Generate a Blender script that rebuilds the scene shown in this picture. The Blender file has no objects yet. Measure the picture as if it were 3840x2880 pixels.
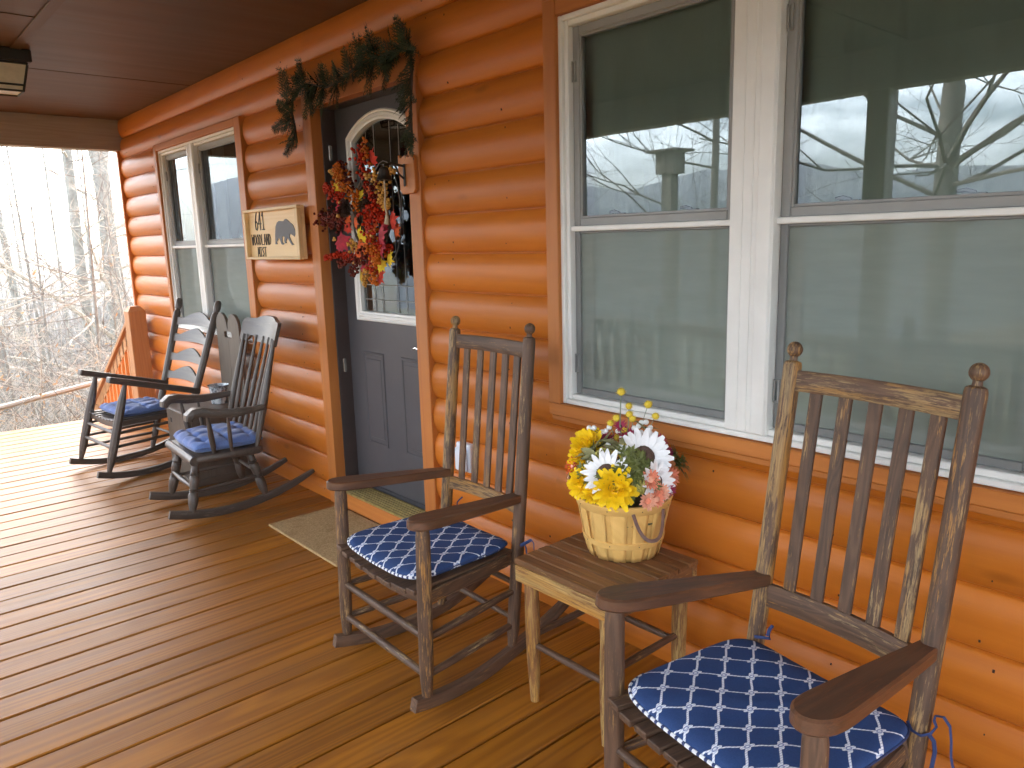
import bpy, math, random
from mathutils import Vector, Matrix
random.seed(7)
R = math.radians
C = bpy.context.scene.collection
SC = bpy.context.scene

# ------------------------------------------------------------------ camera, sky, sun, exposure
cd = bpy.data.cameras.new('camera'); cam = bpy.data.objects.new('camera', cd); C.objects.link(cam)
cam.matrix_world = Matrix((( .66334832, -.12176269, .7383379, 0.0),
                           ( .74782228, .14351299, -.64820202, -2.0938),
                           (-.02703426, .98212925, .18625596, 1.52),
                           (0, 0, 0, 1)))
cd.sensor_width = 36.0; cd.lens = 36.0 * 2847.13 / 3840.0
cd.clip_start = 0.05; cd.clip_end = 5000
SC.camera = cam

SUN_EL, SUN_AZ = R(34), R(-62)      # azimuth from +Y towards +X: the sun stands behind the house, to the left
w = bpy.data.worlds.new('World'); SC.world = w; w.use_nodes = True
nt = w.node_tree; nt.nodes.clear()
def N(nt, typ):
    return nt.nodes.new(typ)
out = N(nt, 'ShaderNodeOutputWorld'); bg = N(nt, 'ShaderNodeBackground')
sky = N(nt, 'ShaderNodeTexSky'); sky.sky_type = 'NISHITA'; sky.sun_disc = False
sky.sun_elevation = SUN_EL; sky.sun_rotation = SUN_AZ; sky.dust_density = 3.0; sky.air_density = 1.0
tc = N(nt, 'ShaderNodeTexCoord'); mp = N(nt, 'ShaderNodeMapping'); mp.inputs['Scale'].default_value = (1.0, 1.0, 3.4)
nz = N(nt, 'ShaderNodeTexNoise'); nz.inputs['Scale'].default_value = 3.1; nz.inputs['Detail'].default_value = 7; nz.inputs['Roughness'].default_value = .58
rp = N(nt, 'ShaderNodeValToRGB'); rp.color_ramp.elements[0].position = .44; rp.color_ramp.elements[1].position = .66
mx = N(nt, 'ShaderNodeMix'); mx.data_type = 'RGBA'
mx.inputs['B'].default_value = (15.6, 15.7, 15.9, 1)
nt.links.new(tc.outputs['Generated'], mp.inputs['Vector']); nt.links.new(mp.outputs['Vector'], nz.inputs['Vector'])
nt.links.new(nz.outputs['Fac'], rp.inputs['Fac']); nt.links.new(rp.outputs['Color'], mx.inputs['Factor'])
nt.links.new(sky.outputs['Color'], mx.inputs['A']); nt.links.new(mx.outputs['Result'], bg.inputs['Color'])
bg.inputs['Strength'].default_value = 0.15
nt.links.new(bg.outputs['Background'], out.inputs['Surface'])

sd = bpy.data.lights.new('sun', 'SUN'); sun = bpy.data.objects.new('sun', sd); C.objects.link(sun)
sd.energy = 1.5; sd.angle = R(12); sd.color = (1.0, .955, .90)
sdir = Vector((math.sin(SUN_AZ) * math.cos(SUN_EL), math.cos(SUN_AZ) * math.cos(SUN_EL), math.sin(SUN_EL)))
sun.rotation_euler = sdir.to_track_quat('Z', 'Y').to_euler()

SC.view_settings.view_transform = 'Standard'; SC.view_settings.look = 'None'
SC.view_settings.exposure = 2.8; SC.view_settings.gamma = 1.0; SC.view_settings.use_curve_mapping = False
SC.cycles.max_bounces = 10; SC.cycles.diffuse_bounces = 5; SC.cycles.transparent_max_bounces = 16
SC.cycles.use_denoising = True
SC.cycles.caustics_reflective = False; SC.cycles.caustics_refractive = False

# ------------------------------------------------------------------ materials
MATS = {}
def mat(name):
    m = bpy.data.materials.new(name); m.use_nodes = True; MATS[name] = m
    nt = m.node_tree; b = nt.nodes['Principled BSDF']
    return m, nt, b
def L(nt, a, b): nt.links.new(a, b)
def mixc(nt, fac, a, b, mode='MIX'):
    n = nt.nodes.new('ShaderNodeMix'); n.data_type = 'RGBA'; n.blend_type = mode
    for s, v in (('Factor', fac), ('A', a), ('B', b)):
        if isinstance(v, (int, float)): n.inputs[s].default_value = v
        elif isinstance(v, tuple): n.inputs[s].default_value = v if len(v) == 4 else (*v, 1)
        else: L(nt, v, n.inputs[s])
    return n.outputs['Result']
def ramp(nt, fac, p0, p1, c0=(0, 0, 0), c1=(1, 1, 1)):
    n = nt.nodes.new('ShaderNodeValToRGB'); e = n.color_ramp.elements
    e[0].position = p0; e[1].position = p1; e[0].color = (*c0, 1); e[1].color = (*c1, 1)
    L(nt, fac, n.inputs['Fac']); return n.outputs['Color']
def noise(nt, vec, scale, detail=4, rough=.55, dist=0.0):
    n = nt.nodes.new('ShaderNodeTexNoise'); n.inputs['Scale'].default_value = scale; n.inputs['Detail'].default_value = detail
    n.inputs['Roughness'].default_value = rough; n.inputs['Distortion'].default_value = dist
    if vec is not None: L(nt, vec, n.inputs['Vector'])
    return n.outputs['Fac']
def mapping(nt, vec, scale):
    n = nt.nodes.new('ShaderNodeMapping'); n.inputs['Scale'].default_value = scale; L(nt, vec, n.inputs['Vector']); return n.outputs['Vector']
def attr(nt, name):
    n = nt.nodes.new('ShaderNodeAttribute'); n.attribute_name = name; return n
def math_(nt, op, a, b=0.0, clamp=False):
    n = nt.nodes.new('ShaderNodeMath'); n.operation = op; n.use_clamp = clamp
    for i, v in enumerate((a, b)):
        if isinstance(v, (int, float)): n.inputs[i].default_value = v
        else: L(nt, v, n.inputs[i])
    return n.outputs[0]
def bump(nt, b, h, strength=.3, dist=.002):
    n = nt.nodes.new('ShaderNodeBump'); n.inputs['Strength'].default_value = strength; n.inputs['Distance'].default_value = dist
    L(nt, h, n.inputs['Height']); L(nt, n.outputs['Normal'], b.inputs['Normal'])

def wood(name, light, dark, rough=.45, fine=(260, 260, 6), band=(55, 55, 1.6), vary=.25, worn=None, worn2=None, bstr=.3, knots=False, coat=0.0, rvar=.12, grainc=.6, dirt=None, ringf=70.0, ringa=.2, spec=.5):
    """grain runs along gr.z; rnd shifts the tone from piece to piece; wear bares the old wood"""
    m, nt, b = mat(name)
    g = attr(nt, 'gr').outputs['Vector']; rnd = attr(nt, 'rnd').outputs['Fac']
    f1 = noise(nt, mapping(nt, g, fine), 1, 3, .6)
    f2 = noise(nt, mapping(nt, g, band), 1, 4, .6, .6)
    rg = noise(nt, mapping(nt, g, (band[0] * .16, band[1] * .16, band[2] * .32)), 1, 2, .5, .4)      # contour lines of a stretched field: cathedral grain
    rings = math_(nt, 'ADD', math_(nt, 'MULTIPLY', math_(nt, 'SINE', math_(nt, 'MULTIPLY', rg, ringf)), .5), .5)
    s = math_(nt, 'ADD', math_(nt, 'MULTIPLY', f2, .55), math_(nt, 'MULTIPLY', rings, ringa))
    s = math_(nt, 'ADD', s, math_(nt, 'MULTIPLY', f1, .45 - ringa))
    col = mixc(nt, ramp(nt, s, .5 - grainc * .42, .5 + grainc * .42), dark, light)
    v = math_(nt, 'ADD', math_(nt, 'MULTIPLY', rnd, 2 * vary), 1 - vary)
    cv = nt.nodes.new('ShaderNodeCombineColor')
    for k in ('Red', 'Green', 'Blue'): L(nt, v, cv.inputs[k])
    col = mixc(nt, 1.0, col, cv.outputs['Color'], 'MULTIPLY')
    if knots:
        vo = nt.nodes.new('ShaderNodeTexVoronoi'); vo.inputs['Scale'].default_value = 1
        L(nt, mapping(nt, g, (5.2, 5.2, 1.9)), vo.inputs['Vector'])
        k = ramp(nt, vo.outputs['Distance'], .035, .11, (1, 1, 1), (0, 0, 0))
        kk = math_(nt, 'MULTIPLY', k, .38)
        col = mixc(nt, kk, col, tuple(c * .35 for c in dark))
    if dirt:
        dn = ramp(nt, noise(nt, mapping(nt, g, (6, 6, 2.2)), 1, 5, .65), .46, .72)
        col = mixc(nt, math_(nt, 'MULTIPLY', dn, .55), col, dirt)
    if worn:
        wr = attr(nt, 'wear').outputs['Fac']
        a1 = noise(nt, mapping(nt, g, (190, 190, 16)), 1, 5, .75)
        a2 = noise(nt, mapping(nt, g, (26, 26, 4.5)), 1, 3, .6)
        q = math_(nt, 'ADD', math_(nt, 'MULTIPLY', a1, .85), math_(nt, 'MULTIPLY', a2, .55))
        q = math_(nt, 'ADD', q, math_(nt, 'MULTIPLY', wr, .26))
        msk = ramp(nt, q, .825, .90)
        wc = mixc(nt, ramp(nt, noise(nt, mapping(nt, g, (22, 22, 2)), 1, 2), .42, .62), worn, worn2 or worn)
        wc = mixc(nt, math_(nt, 'MULTIPLY', ramp(nt, f1, .35, .6, (1, 1, 1), (0, 0, 0)), .55), wc, dark)
        col = mixc(nt, msk, col, wc)
    L(nt, col, b.inputs['Base Color'])
    b.inputs['Specular IOR Level'].default_value = spec
    rr = math_(nt, 'ADD', math_(nt, 'MULTIPLY', f2, 2 * rvar), rough - rvar)
    L(nt, rr, b.inputs['Roughness'])
    if coat: b.inputs['Coat Weight'].default_value = coat; b.inputs['Coat Roughness'].default_value = .3
    bump(nt, b, math_(nt, 'ADD', math_(nt, 'MULTIPLY', f1, .5), f2), bstr, .0015)
    return m
def plain(name, col, rough=.5, metal=0.0, var=.12, scale=30, bstr=0.0, sheen=0, spec=None, coord='Object'):
    m, nt, b = mat(name)
    t = nt.nodes.new('ShaderNodeTexCoord').outputs[coord]
    n = noise(nt, t, scale, 4, .6)
    lo = tuple(c * (1 - var) for c in col); hi = tuple(min(1, c * (1 + var)) for c in col)
    L(nt, mixc(nt, ramp(nt, n, .3, .7), lo, hi), b.inputs['Base Color'])
    b.inputs['Roughness'].default_value = rough; b.inputs['Metallic'].default_value = metal
    if sheen: b.inputs['Sheen Weight'].default_value = sheen
    if spec is not None: b.inputs['Specular IOR Level'].default_value = spec
    if bstr: bump(nt, b, noise(nt, t, scale * 6, 3), bstr, .001)
    return m

wood('log_stain', (.60, .190, .022), (.44, .118, .011), .38, fine=(120, 120, 4), band=(16, 16, .7), vary=.10, bstr=.12, knots=True, grainc=.9, spec=.28, ringa=.14)
wood('trim_stain', (.56, .20, .038), (.42, .128, .020), .5, fine=(200, 200, 5), band=(30, 30, 1), vary=.08, bstr=.2, grainc=.8)
wood('rail_stain', (.50, .235, .085), (.38, .16, .05), .5, vary=.1, bstr=.2)
wood('deck_stain', (.42, .158, .012), (.17, .052, .004), .42, fine=(170, 170, 4), band=(34, 34, .9), vary=.24, bstr=.22, rvar=.11, grainc=.8, dirt=(.24, .10, .025), ringf=110.0, ringa=.26, spec=.30)
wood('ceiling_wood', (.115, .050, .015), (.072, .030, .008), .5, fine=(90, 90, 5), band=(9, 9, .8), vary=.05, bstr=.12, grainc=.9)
wood('beam_wood', (.36, .31, .265), (.27, .225, .185), .45, vary=.05, bstr=.1)
wood('chair_wood', (.150, .080, .044), (.052, .027, .015), .58, fine=(330, 330, 14), band=(90, 90, 5), vary=.16, worn=(.38, .255, .115), worn2=(.40, .19, .04), bstr=.8)
wood('arm_wood', (.165, .072, .033), (.060, .029, .016), .42, fine=(320, 320, 10), band=(40, 40, 3), vary=.1, worn=(.17, .062, .022), worn2=(.13, .055, .025), bstr=.4)
wood('table_wood', (.29, .135, .050), (.125, .055, .020), .5, fine=(260, 260, 8), band=(60, 60, 3), vary=.2, worn=(.50, .33, .12), worn2=(.50, .25, .05), bstr=.6)
wood('dark_wood', (.098, .073, .055), (.048, .035, .026), .40, fine=(260, 260, 8), band=(50, 50, 2), vary=.15, worn=(.16, .13, .10), bstr=.35)
wood('cabinet_wood', (.115, .088, .062), (.070, .052, .036), .5, fine=(200, 200, 6), band=(30, 30, 1.5), vary=.08, bstr=.25)
wood('gray_wood', (.52, .48, .41), (.30, .27, .22), .7, vary=.15, bstr=.5)
wood('sign_wood', (.80, .60, .31), (.66, .44, .19), .5, fine=(160, 160, 4), band=(18, 18, .8), vary=.08, bstr=.12, grainc=.9)
wood('basket_wood', (.82, .53, .18), (.64, .37, .10), .5, fine=(220, 220, 7), band=(26, 26, 2), vary=.10, bstr=.2, grainc=.9)
wood('vine_wood', (.12, .075, .045), (.05, .03, .018), .7, vary=.3, bstr=.6)
plain('white_vinyl', (.82, .82, .78), .38, var=.05, scale=6)
plain('sash_grey', (.30, .30, .285), .45, var=.06, scale=6)
plain('screen_frame', (.20, .205, .20), .45, var=.06, scale=6)
plain('door_paint', (.074, .071, .076), .42, var=.10, scale=5, bstr=.05)
plain('jamb_paint', (.060, .040, .034), .42, var=.12, scale=8)
plain('door_white', (.80, .80, .76), .35, var=.03, scale=6)
plain('dark_gap', (.012, .009, .007), .8)
plain('nail_hole', (.035, .014, .008), .8)
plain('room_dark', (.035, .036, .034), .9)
plain('nickel', (.60, .57, .52), .25, 1.0)
plain('brass_worn', (.38, .29, .10), .42, .7, var=.35, scale=40)
plain('iron', (.045, .035, .028), .55, .6, var=.3, scale=50, bstr=.2)
plain('rope_twine', (.45, .36, .24), .9, var=.2, scale=80)
plain('outlet_plastic', (.72, .78, .86), .3, var=.03)
plain('lamp_metal', (.020, .018, .015), .5, .3)
plain('lamp_glass', (.62, .60, .50), .35, var=.15, scale=12)
plain('shade_cloth', (.40, .47, .395), .9, var=.05, scale=5)
plain('curtain_cloth', (.20, .225, .215), .9, var=.1, scale=5)
plain('cord', (.03, .03, .035), .6)
plain('sign_ink', (.055, .045, .038), .8)
plain('bear_paint', (.105, .103, .110), .6, var=.08, scale=30)
plain('leather', (.17, .092, .070), .5, var=.15, scale=60)
plain('handle_edge', (.50, .38, .30), .6)
plain('soil_moss', (.06, .055, .02), .95)
plain('navy_tie', (.028, .046, .135), .85, var=.2, scale=120)
plain('petal_white', (.92, .92, .92), .7, var=.03); plain('petal_yellow', (.95, .64, .004), .7, var=.12, scale=50)
plain('petal_coral', (.78, .26, .15), .65, var=.2, scale=90); plain('petal_magenta', (.36, .025, .085), .65, var=.3, scale=60)
plain('petal_pink', (.80, .40, .26), .65, var=.15, scale=90)
plain('pom_yellow', (.74, .55, .05), .85, var=.2, scale=200); plain('flower_disc', (.105, .058, .042), .95, var=.4, scale=300, bstr=.4)
plain('berry_white', (.86, .86, .84), .3); plain('seed_green', (.46, .42, .11), .8, var=.3, scale=250)
plain('leaf_green', (.120, .135, .026), .6, var=.4, scale=40); plain('leaf_sage', (.27, .26, .12), .7, var=.3, scale=40)
plain('stem_green', (.22, .26, .18), .7); plain('twig_brown', (.10, .06, .04), .8)
plain('leaf_yellow', (.70, .50, .012), .75, var=.25, scale=30); plain('leaf_orange', (.66, .10, .010), .75, var=.3, scale=30)
plain('leaf_red', (.54, .032, .012), .75, var=.3, scale=30); plain('leaf_wine', (.40, .014, .035), .75, var=.4, scale=25)
plain('berry_red', (.42, .026, .010), .13, var=.35, scale=60); plain('berry_amber', (.50, .125, .015), .13, var=.4, scale=60)
plain('berry_gold', (.62, .33, .07), .2, var=.25, scale=40); plain('berry_dark', (.13, .018, .014), .14, var=.4, scale=60)
plain('cone_brown', (.060, .030, .018), .5, var=.5, scale=40)
plain('cedar_green', (.022, .034, .009), .75, var=.5, scale=35)
plain('bark_grey', (.215, .22, .20), .9, var=.35, scale=9, bstr=.6); plain('bark_dark', (.15, .13, .105), .9, var=.35, scale=9, bstr=.6)
plain('twig_pale', (.38, .355, .30), .9, var=.3, scale=3); plain('twig_dark', (.16, .135, .11), .9, var=.3, scale=3)
plain('dry_leaf', (.40, .27, .14), .8, var=.45, scale=4)
plain('far_trunk', (.27, .26, .24), .95, var=.3, scale=.5)
plain('roofing', (.10, .09, .085), .85, var=.2, scale=20)
plain('mountain_blue', (.055, .065, .085), 1.0, var=.25, scale=.02, spec=0)
plain('brown_stain', (.05, .03, .02), .6)

def ground_mat():
    m, nt, b = mat('ground_litter'); t = nt.nodes.new('ShaderNodeTexCoord').outputs['Object']
    a = mixc(nt, ramp(nt, noise(nt, t, 3.0, 8, .7), .35, .65), (.10, .068, .038), (.21, .15, .09))
    g = mixc(nt, ramp(nt, noise(nt, t, .05, 4, .6), .45, .6), a, (.10, .095, .045))
    L(nt, g, b.inputs['Base Color']); b.inputs['Roughness'].default_value = 1.0; b.inputs['Specular IOR Level'].default_value = 0
    bump(nt, b, noise(nt, t, 14, 6), .6, .03)
ground_mat()
def glass_mat(name, ior, tint):
    m, nt, b = mat(name); nt.nodes.remove(b); o = nt.nodes['Material Output']
    tr = nt.nodes.new('ShaderNodeBsdfTransparent'); tr.inputs['Color'].default_value = (*tint, 1)
    gl = nt.nodes.new('ShaderNodeBsdfGlossy'); gl.inputs['Roughness'].default_value = 0.0; gl.inputs['Color'].default_value = (.83, .94, 1, 1)
    fr = nt.nodes.new('ShaderNodeFresnel'); fr.inputs['IOR'].default_value = ior
    bp = nt.nodes.new('ShaderNodeBump'); bp.inputs['Strength'].default_value = .06; bp.inputs['Distance'].default_value = .004
    t = nt.nodes.new('ShaderNodeTexCoord').outputs['Object']
    L(nt, noise(nt, t, 2.2, 2), bp.inputs['Height']); L(nt, bp.outputs['Normal'], gl.inputs['Normal'])
    mxs = nt.nodes.new('ShaderNodeMixShader'); L(nt, fr.outputs['Fac'], mxs.inputs['Fac'])
    L(nt, tr.outputs[0], mxs.inputs[1]); L(nt, gl.outputs[0], mxs.inputs[2]); L(nt, mxs.outputs[0], o.inputs['Surface'])
glass_mat('window_glass', 2.2, (.88, .93, .89)); glass_mat('door_glass', 2.3, (.7, .75, .78))
def screen_mat():
    m, nt, b = mat('insect_screen'); o = nt.nodes['Material Output']
    b.inputs['Base Color'].default_value = (.34, .395, .345, 1); b.inputs['Roughness'].default_value = .7
    tr = nt.nodes.new('ShaderNodeBsdfTransparent'); mxs = nt.nodes.new('ShaderNodeMixShader')
    t = nt.nodes.new('ShaderNodeTexCoord').outputs['Object']
    f = math_(nt, 'ADD', math_(nt, 'MULTIPLY', noise(nt, mapping(nt, t, (1.5, 1, 9)), 3, 3), .16), .42)
    L(nt, f, mxs.inputs['Fac']); L(nt, tr.outputs[0], mxs.inputs[1]); L(nt, b.outputs[0], mxs.inputs[2]); L(nt, mxs.outputs[0], o.inputs['Surface'])
screen_mat()
def coir_mat():
    m, nt, b = mat('coir'); t = nt.nodes.new('ShaderNodeTexCoord').outputs['Object']
    c = mixc(nt, ramp(nt, noise(nt, t, 110, 3, .75), .3, .7), (.30, .19, .085), (.60, .42, .21))
    c = mixc(nt, math_(nt, 'MULTIPLY', ramp(nt, noise(nt, t, 7, 4, .6), .50, .72), .55), c, (.22, .12, .04))
    L(nt, c, b.inputs['Base Color']); b.inputs['Roughness'].default_value = 1; b.inputs['Specular IOR Level'].default_value = .1
    bump(nt, b, noise(nt, t, 260, 3), .9, .004)
coir_mat()
def denim_mat():
    m, nt, b = mat('denim'); t = nt.nodes.new('ShaderNodeTexCoord').outputs['Object']
    n = noise(nt, mapping(nt, t, (400, 120, 400)), 1, 2)
    c = mixc(nt, ramp(nt, n, .3, .7), (.085, .15, .37), (.15, .245, .52))
    c = mixc(nt, ramp(nt, noise(nt, t, 9, 3), .35, .7), c, (.12, .18, .42))
    L(nt, c, b.inputs['Base Color']); b.inputs['Roughness'].default_value = .85; b.inputs['Sheen Weight'].default_value = .25
    bump(nt, b, math_(nt, 'ADD', n, math_(nt, 'MULTIPLY', noise(nt, t, 30, 3), 3)), .35, .0015)
denim_mat()
def net_mat():
    """navy cloth printed with a white rope net knotted at every crossing"""
    m, nt, b = mat('net_cloth'); t = nt.nodes.new('ShaderNodeTexCoord').outputs['Object']
    sp = nt.nodes.new('ShaderNodeSeparateXYZ'); L(nt, t, sp.inputs[0])
    wob = noise(nt, t, 11, 2)
    u = math_(nt, 'MULTIPLY', sp.outputs['X'], 1 / .041); v = math_(nt, 'MULTIPLY', sp.outputs['Y'], 1 / .0515)
    i = math_(nt, 'MULTIPLY', math_(nt, 'ADD', u, v), .5); j = math_(nt, 'MULTIPLY', math_(nt, 'SUBTRACT', u, v), .5)
    sw = lambda a, b_: math_(nt, 'ADD', a, math_(nt, 'ADD', math_(nt, 'MULTIPLY', math_(nt, 'SINE', math_(nt, 'MULTIPLY', b_, 6.283)), .016), math_(nt, 'MULTIPLY', math_(nt, 'SUBTRACT', wob, .5), .12)))
    i2 = sw(i, j); j2 = sw(j, i)
    def frd(x): return math_(nt, 'SUBTRACT', x, math_(nt, 'ROUND', x))
    fi, fj = frd(i2), frd(j2)
    ai, aj = math_(nt, 'ABSOLUTE', fi), math_(nt, 'ABSOLUTE', fj)
    def lt(a, w_, s_=.012): return ramp(nt, a, w_, w_ + s_, (1, 1, 1), (0, 0, 0))
    li, lj = lt(ai, .034), lt(aj, .022)
    r2 = math_(nt, 'SQRT', math_(nt, 'ADD', math_(nt, 'MULTIPLY', fi, fi), math_(nt, 'MULTIPLY', fj, fj)))
    ang = math_(nt, 'ARCTAN2', fi, fj)
    kr = math_(nt, 'ADD', .175, math_(nt, 'MULTIPLY', math_(nt, 'SINE', math_(nt, 'MULTIPLY', ang, 4)), .050))
    kn = ramp(nt, math_(nt, 'SUBTRACT', kr, r2), 0.0, .01)
    mk = math_(nt, 'MAXIMUM', math_(nt, 'MAXIMUM', li, lj), kn)
    # twist marks of the rope and outline of the knots
    tw = ramp(nt, math_(nt, 'SINE', math_(nt, 'MULTIPLY', math_(nt, 'ADD', math_(nt, 'MULTIPLY', j, 9), math_(nt, 'MULTIPLY', i, 7)), 6.283)), .55, .8, (1, 1, 1), (.55, .6, .75))
    cl = mixc(nt, noise(nt, t, 300, 2), (.020, .046, .135), (.036, .080, .225))
    rope = mixc(nt, 1.0, (.80, .83, .88), tw, 'MULTIPLY')
    kd = ramp(nt, math_(nt, 'ABSOLUTE', math_(nt, 'SUBTRACT', r2, .075)), .012, .03, (.35, .4, .6), (1, 1, 1))
    rope = mixc(nt, 1.0, rope, kd, 'MULTIPLY')
    # the print stays on the top and thins out on the border
    L(nt, mixc(nt, mk, cl, rope), b.inputs['Base Color']); b.inputs['Roughness'].default_value = .85; b.inputs['Specular IOR Level'].default_value = .25
    bump(nt, b, math_(nt, 'ADD', noise(nt, t, 500, 2), math_(nt, 'MULTIPLY', noise(nt, t, 14, 3), 4)), .25, .0012)
net_mat()
def pipe_mat():
    m, nt, b = mat('rope_piping'); g = attr(nt, 'gr').outputs['Vector']; sp = nt.nodes.new('ShaderNodeSeparateXYZ'); L(nt, g, sp.inputs[0])
    s = ramp(nt, math_(nt, 'SINE', math_(nt, 'ADD', math_(nt, 'MULTIPLY', sp.outputs['Z'], 6.283 / .021), math_(nt, 'MULTIPLY', sp.outputs['X'], 300))), -.2, .0, (0, 0, 0), (1, 1, 1))
    n = nt.nodes.new('ShaderNodeMath'); n.operation = 'GREATER_THAN'; n.inputs[1].default_value = -.35
    L(nt, math_(nt, 'SINE', math_(nt, 'ADD', math_(nt, 'MULTIPLY', sp.outputs['Z'], 6.283 / .021), 0)), n.inputs[0])
    L(nt, mixc(nt, n.outputs[0], (.035, .055, .15), (.82, .84, .86)), b.inputs['Base Color']); b.inputs['Roughness'].default_value = .85
pipe_mat()
def pail_mat():
    m, nt, b = mat('pail_tin'); t = nt.nodes.new('ShaderNodeTexCoord').outputs['Object']
    n = noise(nt, mapping(nt, t, (34, 34, 22)), 1, 6, .75, .6)
    c = mixc(nt, ramp(nt, n, .42, .58), (.10, .125, .15), (.66, .71, .74))
    L(nt, c, b.inputs['Base Color']); b.inputs['Roughness'].default_value = .42; b.inputs['Metallic'].default_value = .35
pail_mat()
# ------------------------------------------------------------------ mesh building helpers
class MB:
    """collects shapes and links them as ONE mesh object; every vertex carries grain coordinates, a tone and a wear value"""
    def __init__(s): s.v = []; s.f = []; s.m = []; s.g = []; s.r = []; s.w = []
    def add(s, vs, fs, gr, m=0, wear=None, rnd=None):
        o = len(s.v); rn = random.random() if rnd is None else rnd
        off = Vector((random.uniform(0, 9), random.uniform(0, 9), random.uniform(0, 9)))
        s.v += [Vector(p) for p in vs]; s.f += [tuple(i + o for i in f) for f in fs]; s.m += [m] * len(fs)
        s.g += [Vector(q) + off for q in gr]; s.r += [rn] * len(vs)
        s.w += (wear if isinstance(wear, list) else [0.0 if wear is None else wear] * len(vs))
    def build(s, name, mats, parent=None, sharp=38, flat=False):
        me = bpy.data.meshes.new(name); me.from_pydata([tuple(p) for p in s.v], [], s.f)
        a = me.attributes.new('gr', 'FLOAT_VECTOR', 'POINT'); a.data.foreach_set('vector', [c for q in s.g for c in q])
        a = me.attributes.new('rnd', 'FLOAT', 'POINT'); a.data.foreach_set('value', s.r)
        a = me.attributes.new('wear', 'FLOAT', 'POINT'); a.data.foreach_set('value', s.w)
        for n in ([mats] if isinstance(mats, str) else mats): me.materials.append(MATS[n])
        me.polygons.foreach_set('material_index', s.m)
        if not flat:
            me.polygons.foreach_set('use_smooth', [True] * len(me.polygons)); me.set_sharp_from_angle(angle=R(sharp))
        me.update(); o = bpy.data.objects.new(name, me); C.objects.link(o)
        if parent: o.parent = parent
        return o
    # ---- shapes
    def box(s, x0, x1, y0, y1, z0, z1, axis=None, b=.003, m=0, wear=0, M=None, rnd=None):
        lo = Vector((min(x0, x1), min(y0, y1), min(z0, z1))); hi = Vector((max(x0, x1), max(y0, y1), max(z0, z1)))
        d = hi - lo; b = min(b, min(d) * .45)
        if axis is None: axis = max(range(3), key=lambda i: d[i])
        vs = []; idx = {}
        for cx in (0, 1):
            for cy in (0, 1):
                for cz in (0, 1):
                    c = Vector((hi.x if cx else lo.x, hi.y if cy else lo.y, hi.z if cz else lo.z)); sg = (-1 if cx else 1, -1 if cy else 1, -1 if cz else 1)
                    for k in range(3):      # vertex lying on face k
                        p = c.copy()
                        for q in range(3):
                            if q != k: p[q] += sg[q] * b
                        idx[(cx, cy, cz, k)] = len(vs); vs.append(p)
        fs = []
        for k in range(3):
            u, v_ = [(1, 2), (2, 0), (0, 1)][k]
            for side in (0, 1):
                q = []
                for a_, b_ in ((0, 0), (1, 0), (1, 1), (0, 1)):
                    c = [0, 0, 0]; c[k] = side; c[u] = a_; c[v_] = b_; q.append(idx[(*c, k)])
                fs.append(tuple(q if side else q[::-1]))
        for k in range(3):                  # edges parallel to axis k
            u, v_ = [(1, 2), (2, 0), (0, 1)][k]
            for a_ in (0, 1):
                for b_ in (0, 1):
                    c0 = [0, 0, 0]; c0[u] = a_; c0[v_] = b_; c1 = c0[:]; c1[k] = 1
                    q = [idx[(*c0, u)], idx[(*c1, u)], idx[(*c1, v_)], idx[(*c0, v_)]]
                    fs.append(tuple(q if (a_ == b_) else q[::-1]))
        for cx in (0, 1):
            for cy in (0, 1):
                for cz in (0, 1):
                    q = [idx[(cx, cy, cz, k)] for k in range(3)]
                    fs.append(tuple(q if (cx + cy + cz) % 2 else q[::-1]))
        o_ = [i for i in range(3) if i != axis]
        gr = [(p[o_[0]], p[o_[1]], p[axis]) for p in vs]
        if M is not None: vs = [M @ p for p in vs]
        s.add(vs, fs, gr, m, wear, rnd)
    def bar(s, p0, p1, wd, th, wdir=(1, 0, 0), b=.003, m=0, wear=0, rnd=None):
        """board from p0 to p1, wd wide along wdir, th thick"""
        p0, p1 = Vector(p0), Vector(p1); z = (p1 - p0); ln = z.length; z.normalize()
        x = Vector(wdir); x = (x - z * x.dot(z)).normalized(); y = z.cross(x)
        M = Matrix(((x.x, y.x, z.x, p0.x), (x.y, y.y, z.y, p0.y), (x.z, y.z, z.z, p0.z), (0, 0, 0, 1)))
        s.box(-wd / 2, wd / 2, -th / 2, th / 2, 0, ln, axis=2, b=b, m=m, wear=wear, M=M, rnd=rnd)
    def tube(s, pts, rad, n=10, caps=True, m=0, wear=0, rnd=None, up=None, wob=0.0):
        pts = [Vector(p) for p in pts]; k = len(pts)
        rad = [rad] * k if isinstance(rad, (int, float)) else list(rad)
        vs = []; gr = []; wl = []; t_prev = None; x = None; dist = 0
        for i, p in enumerate(pts):
            t = (pts[min(i + 1, k - 1)] - pts[max(i - 1, 0)]).normalized()
            if x is None:
                a = Vector(up) if up else (Vector((0, 0, 1)) if abs(t.z) < .9 else Vector((1, 0, 0)))
                x = (a - t * a.dot(t)).normalized()
            else: x = (x - t * x.dot(t)).normalized()
            y = t.cross(x)
            if i: dist += (p - pts[i - 1]).length
            rx, ry = rad[i] if isinstance(rad[i], tuple) else (rad[i], rad[i])
            for j in range(n):
                a = 2 * math.pi * j / n; w_ = 1 + (random.uniform(-wob, wob) if wob else 0)
                q = x * math.cos(a) * rx * w_ + y * math.sin(a) * ry * w_; vs.append(p + q)
                gr.append((math.cos(a) * max(rx, .004), math.sin(a) * max(ry, .004), dist)); wl.append(wear[i] if isinstance(wear, list) else wear)
        fs = []
        for i in range(k - 1):
            for j in range(n):
                a, b_ = i * n + j, i * n + (j + 1) % n
                fs.append((a, b_, b_ + n, a + n))
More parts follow.
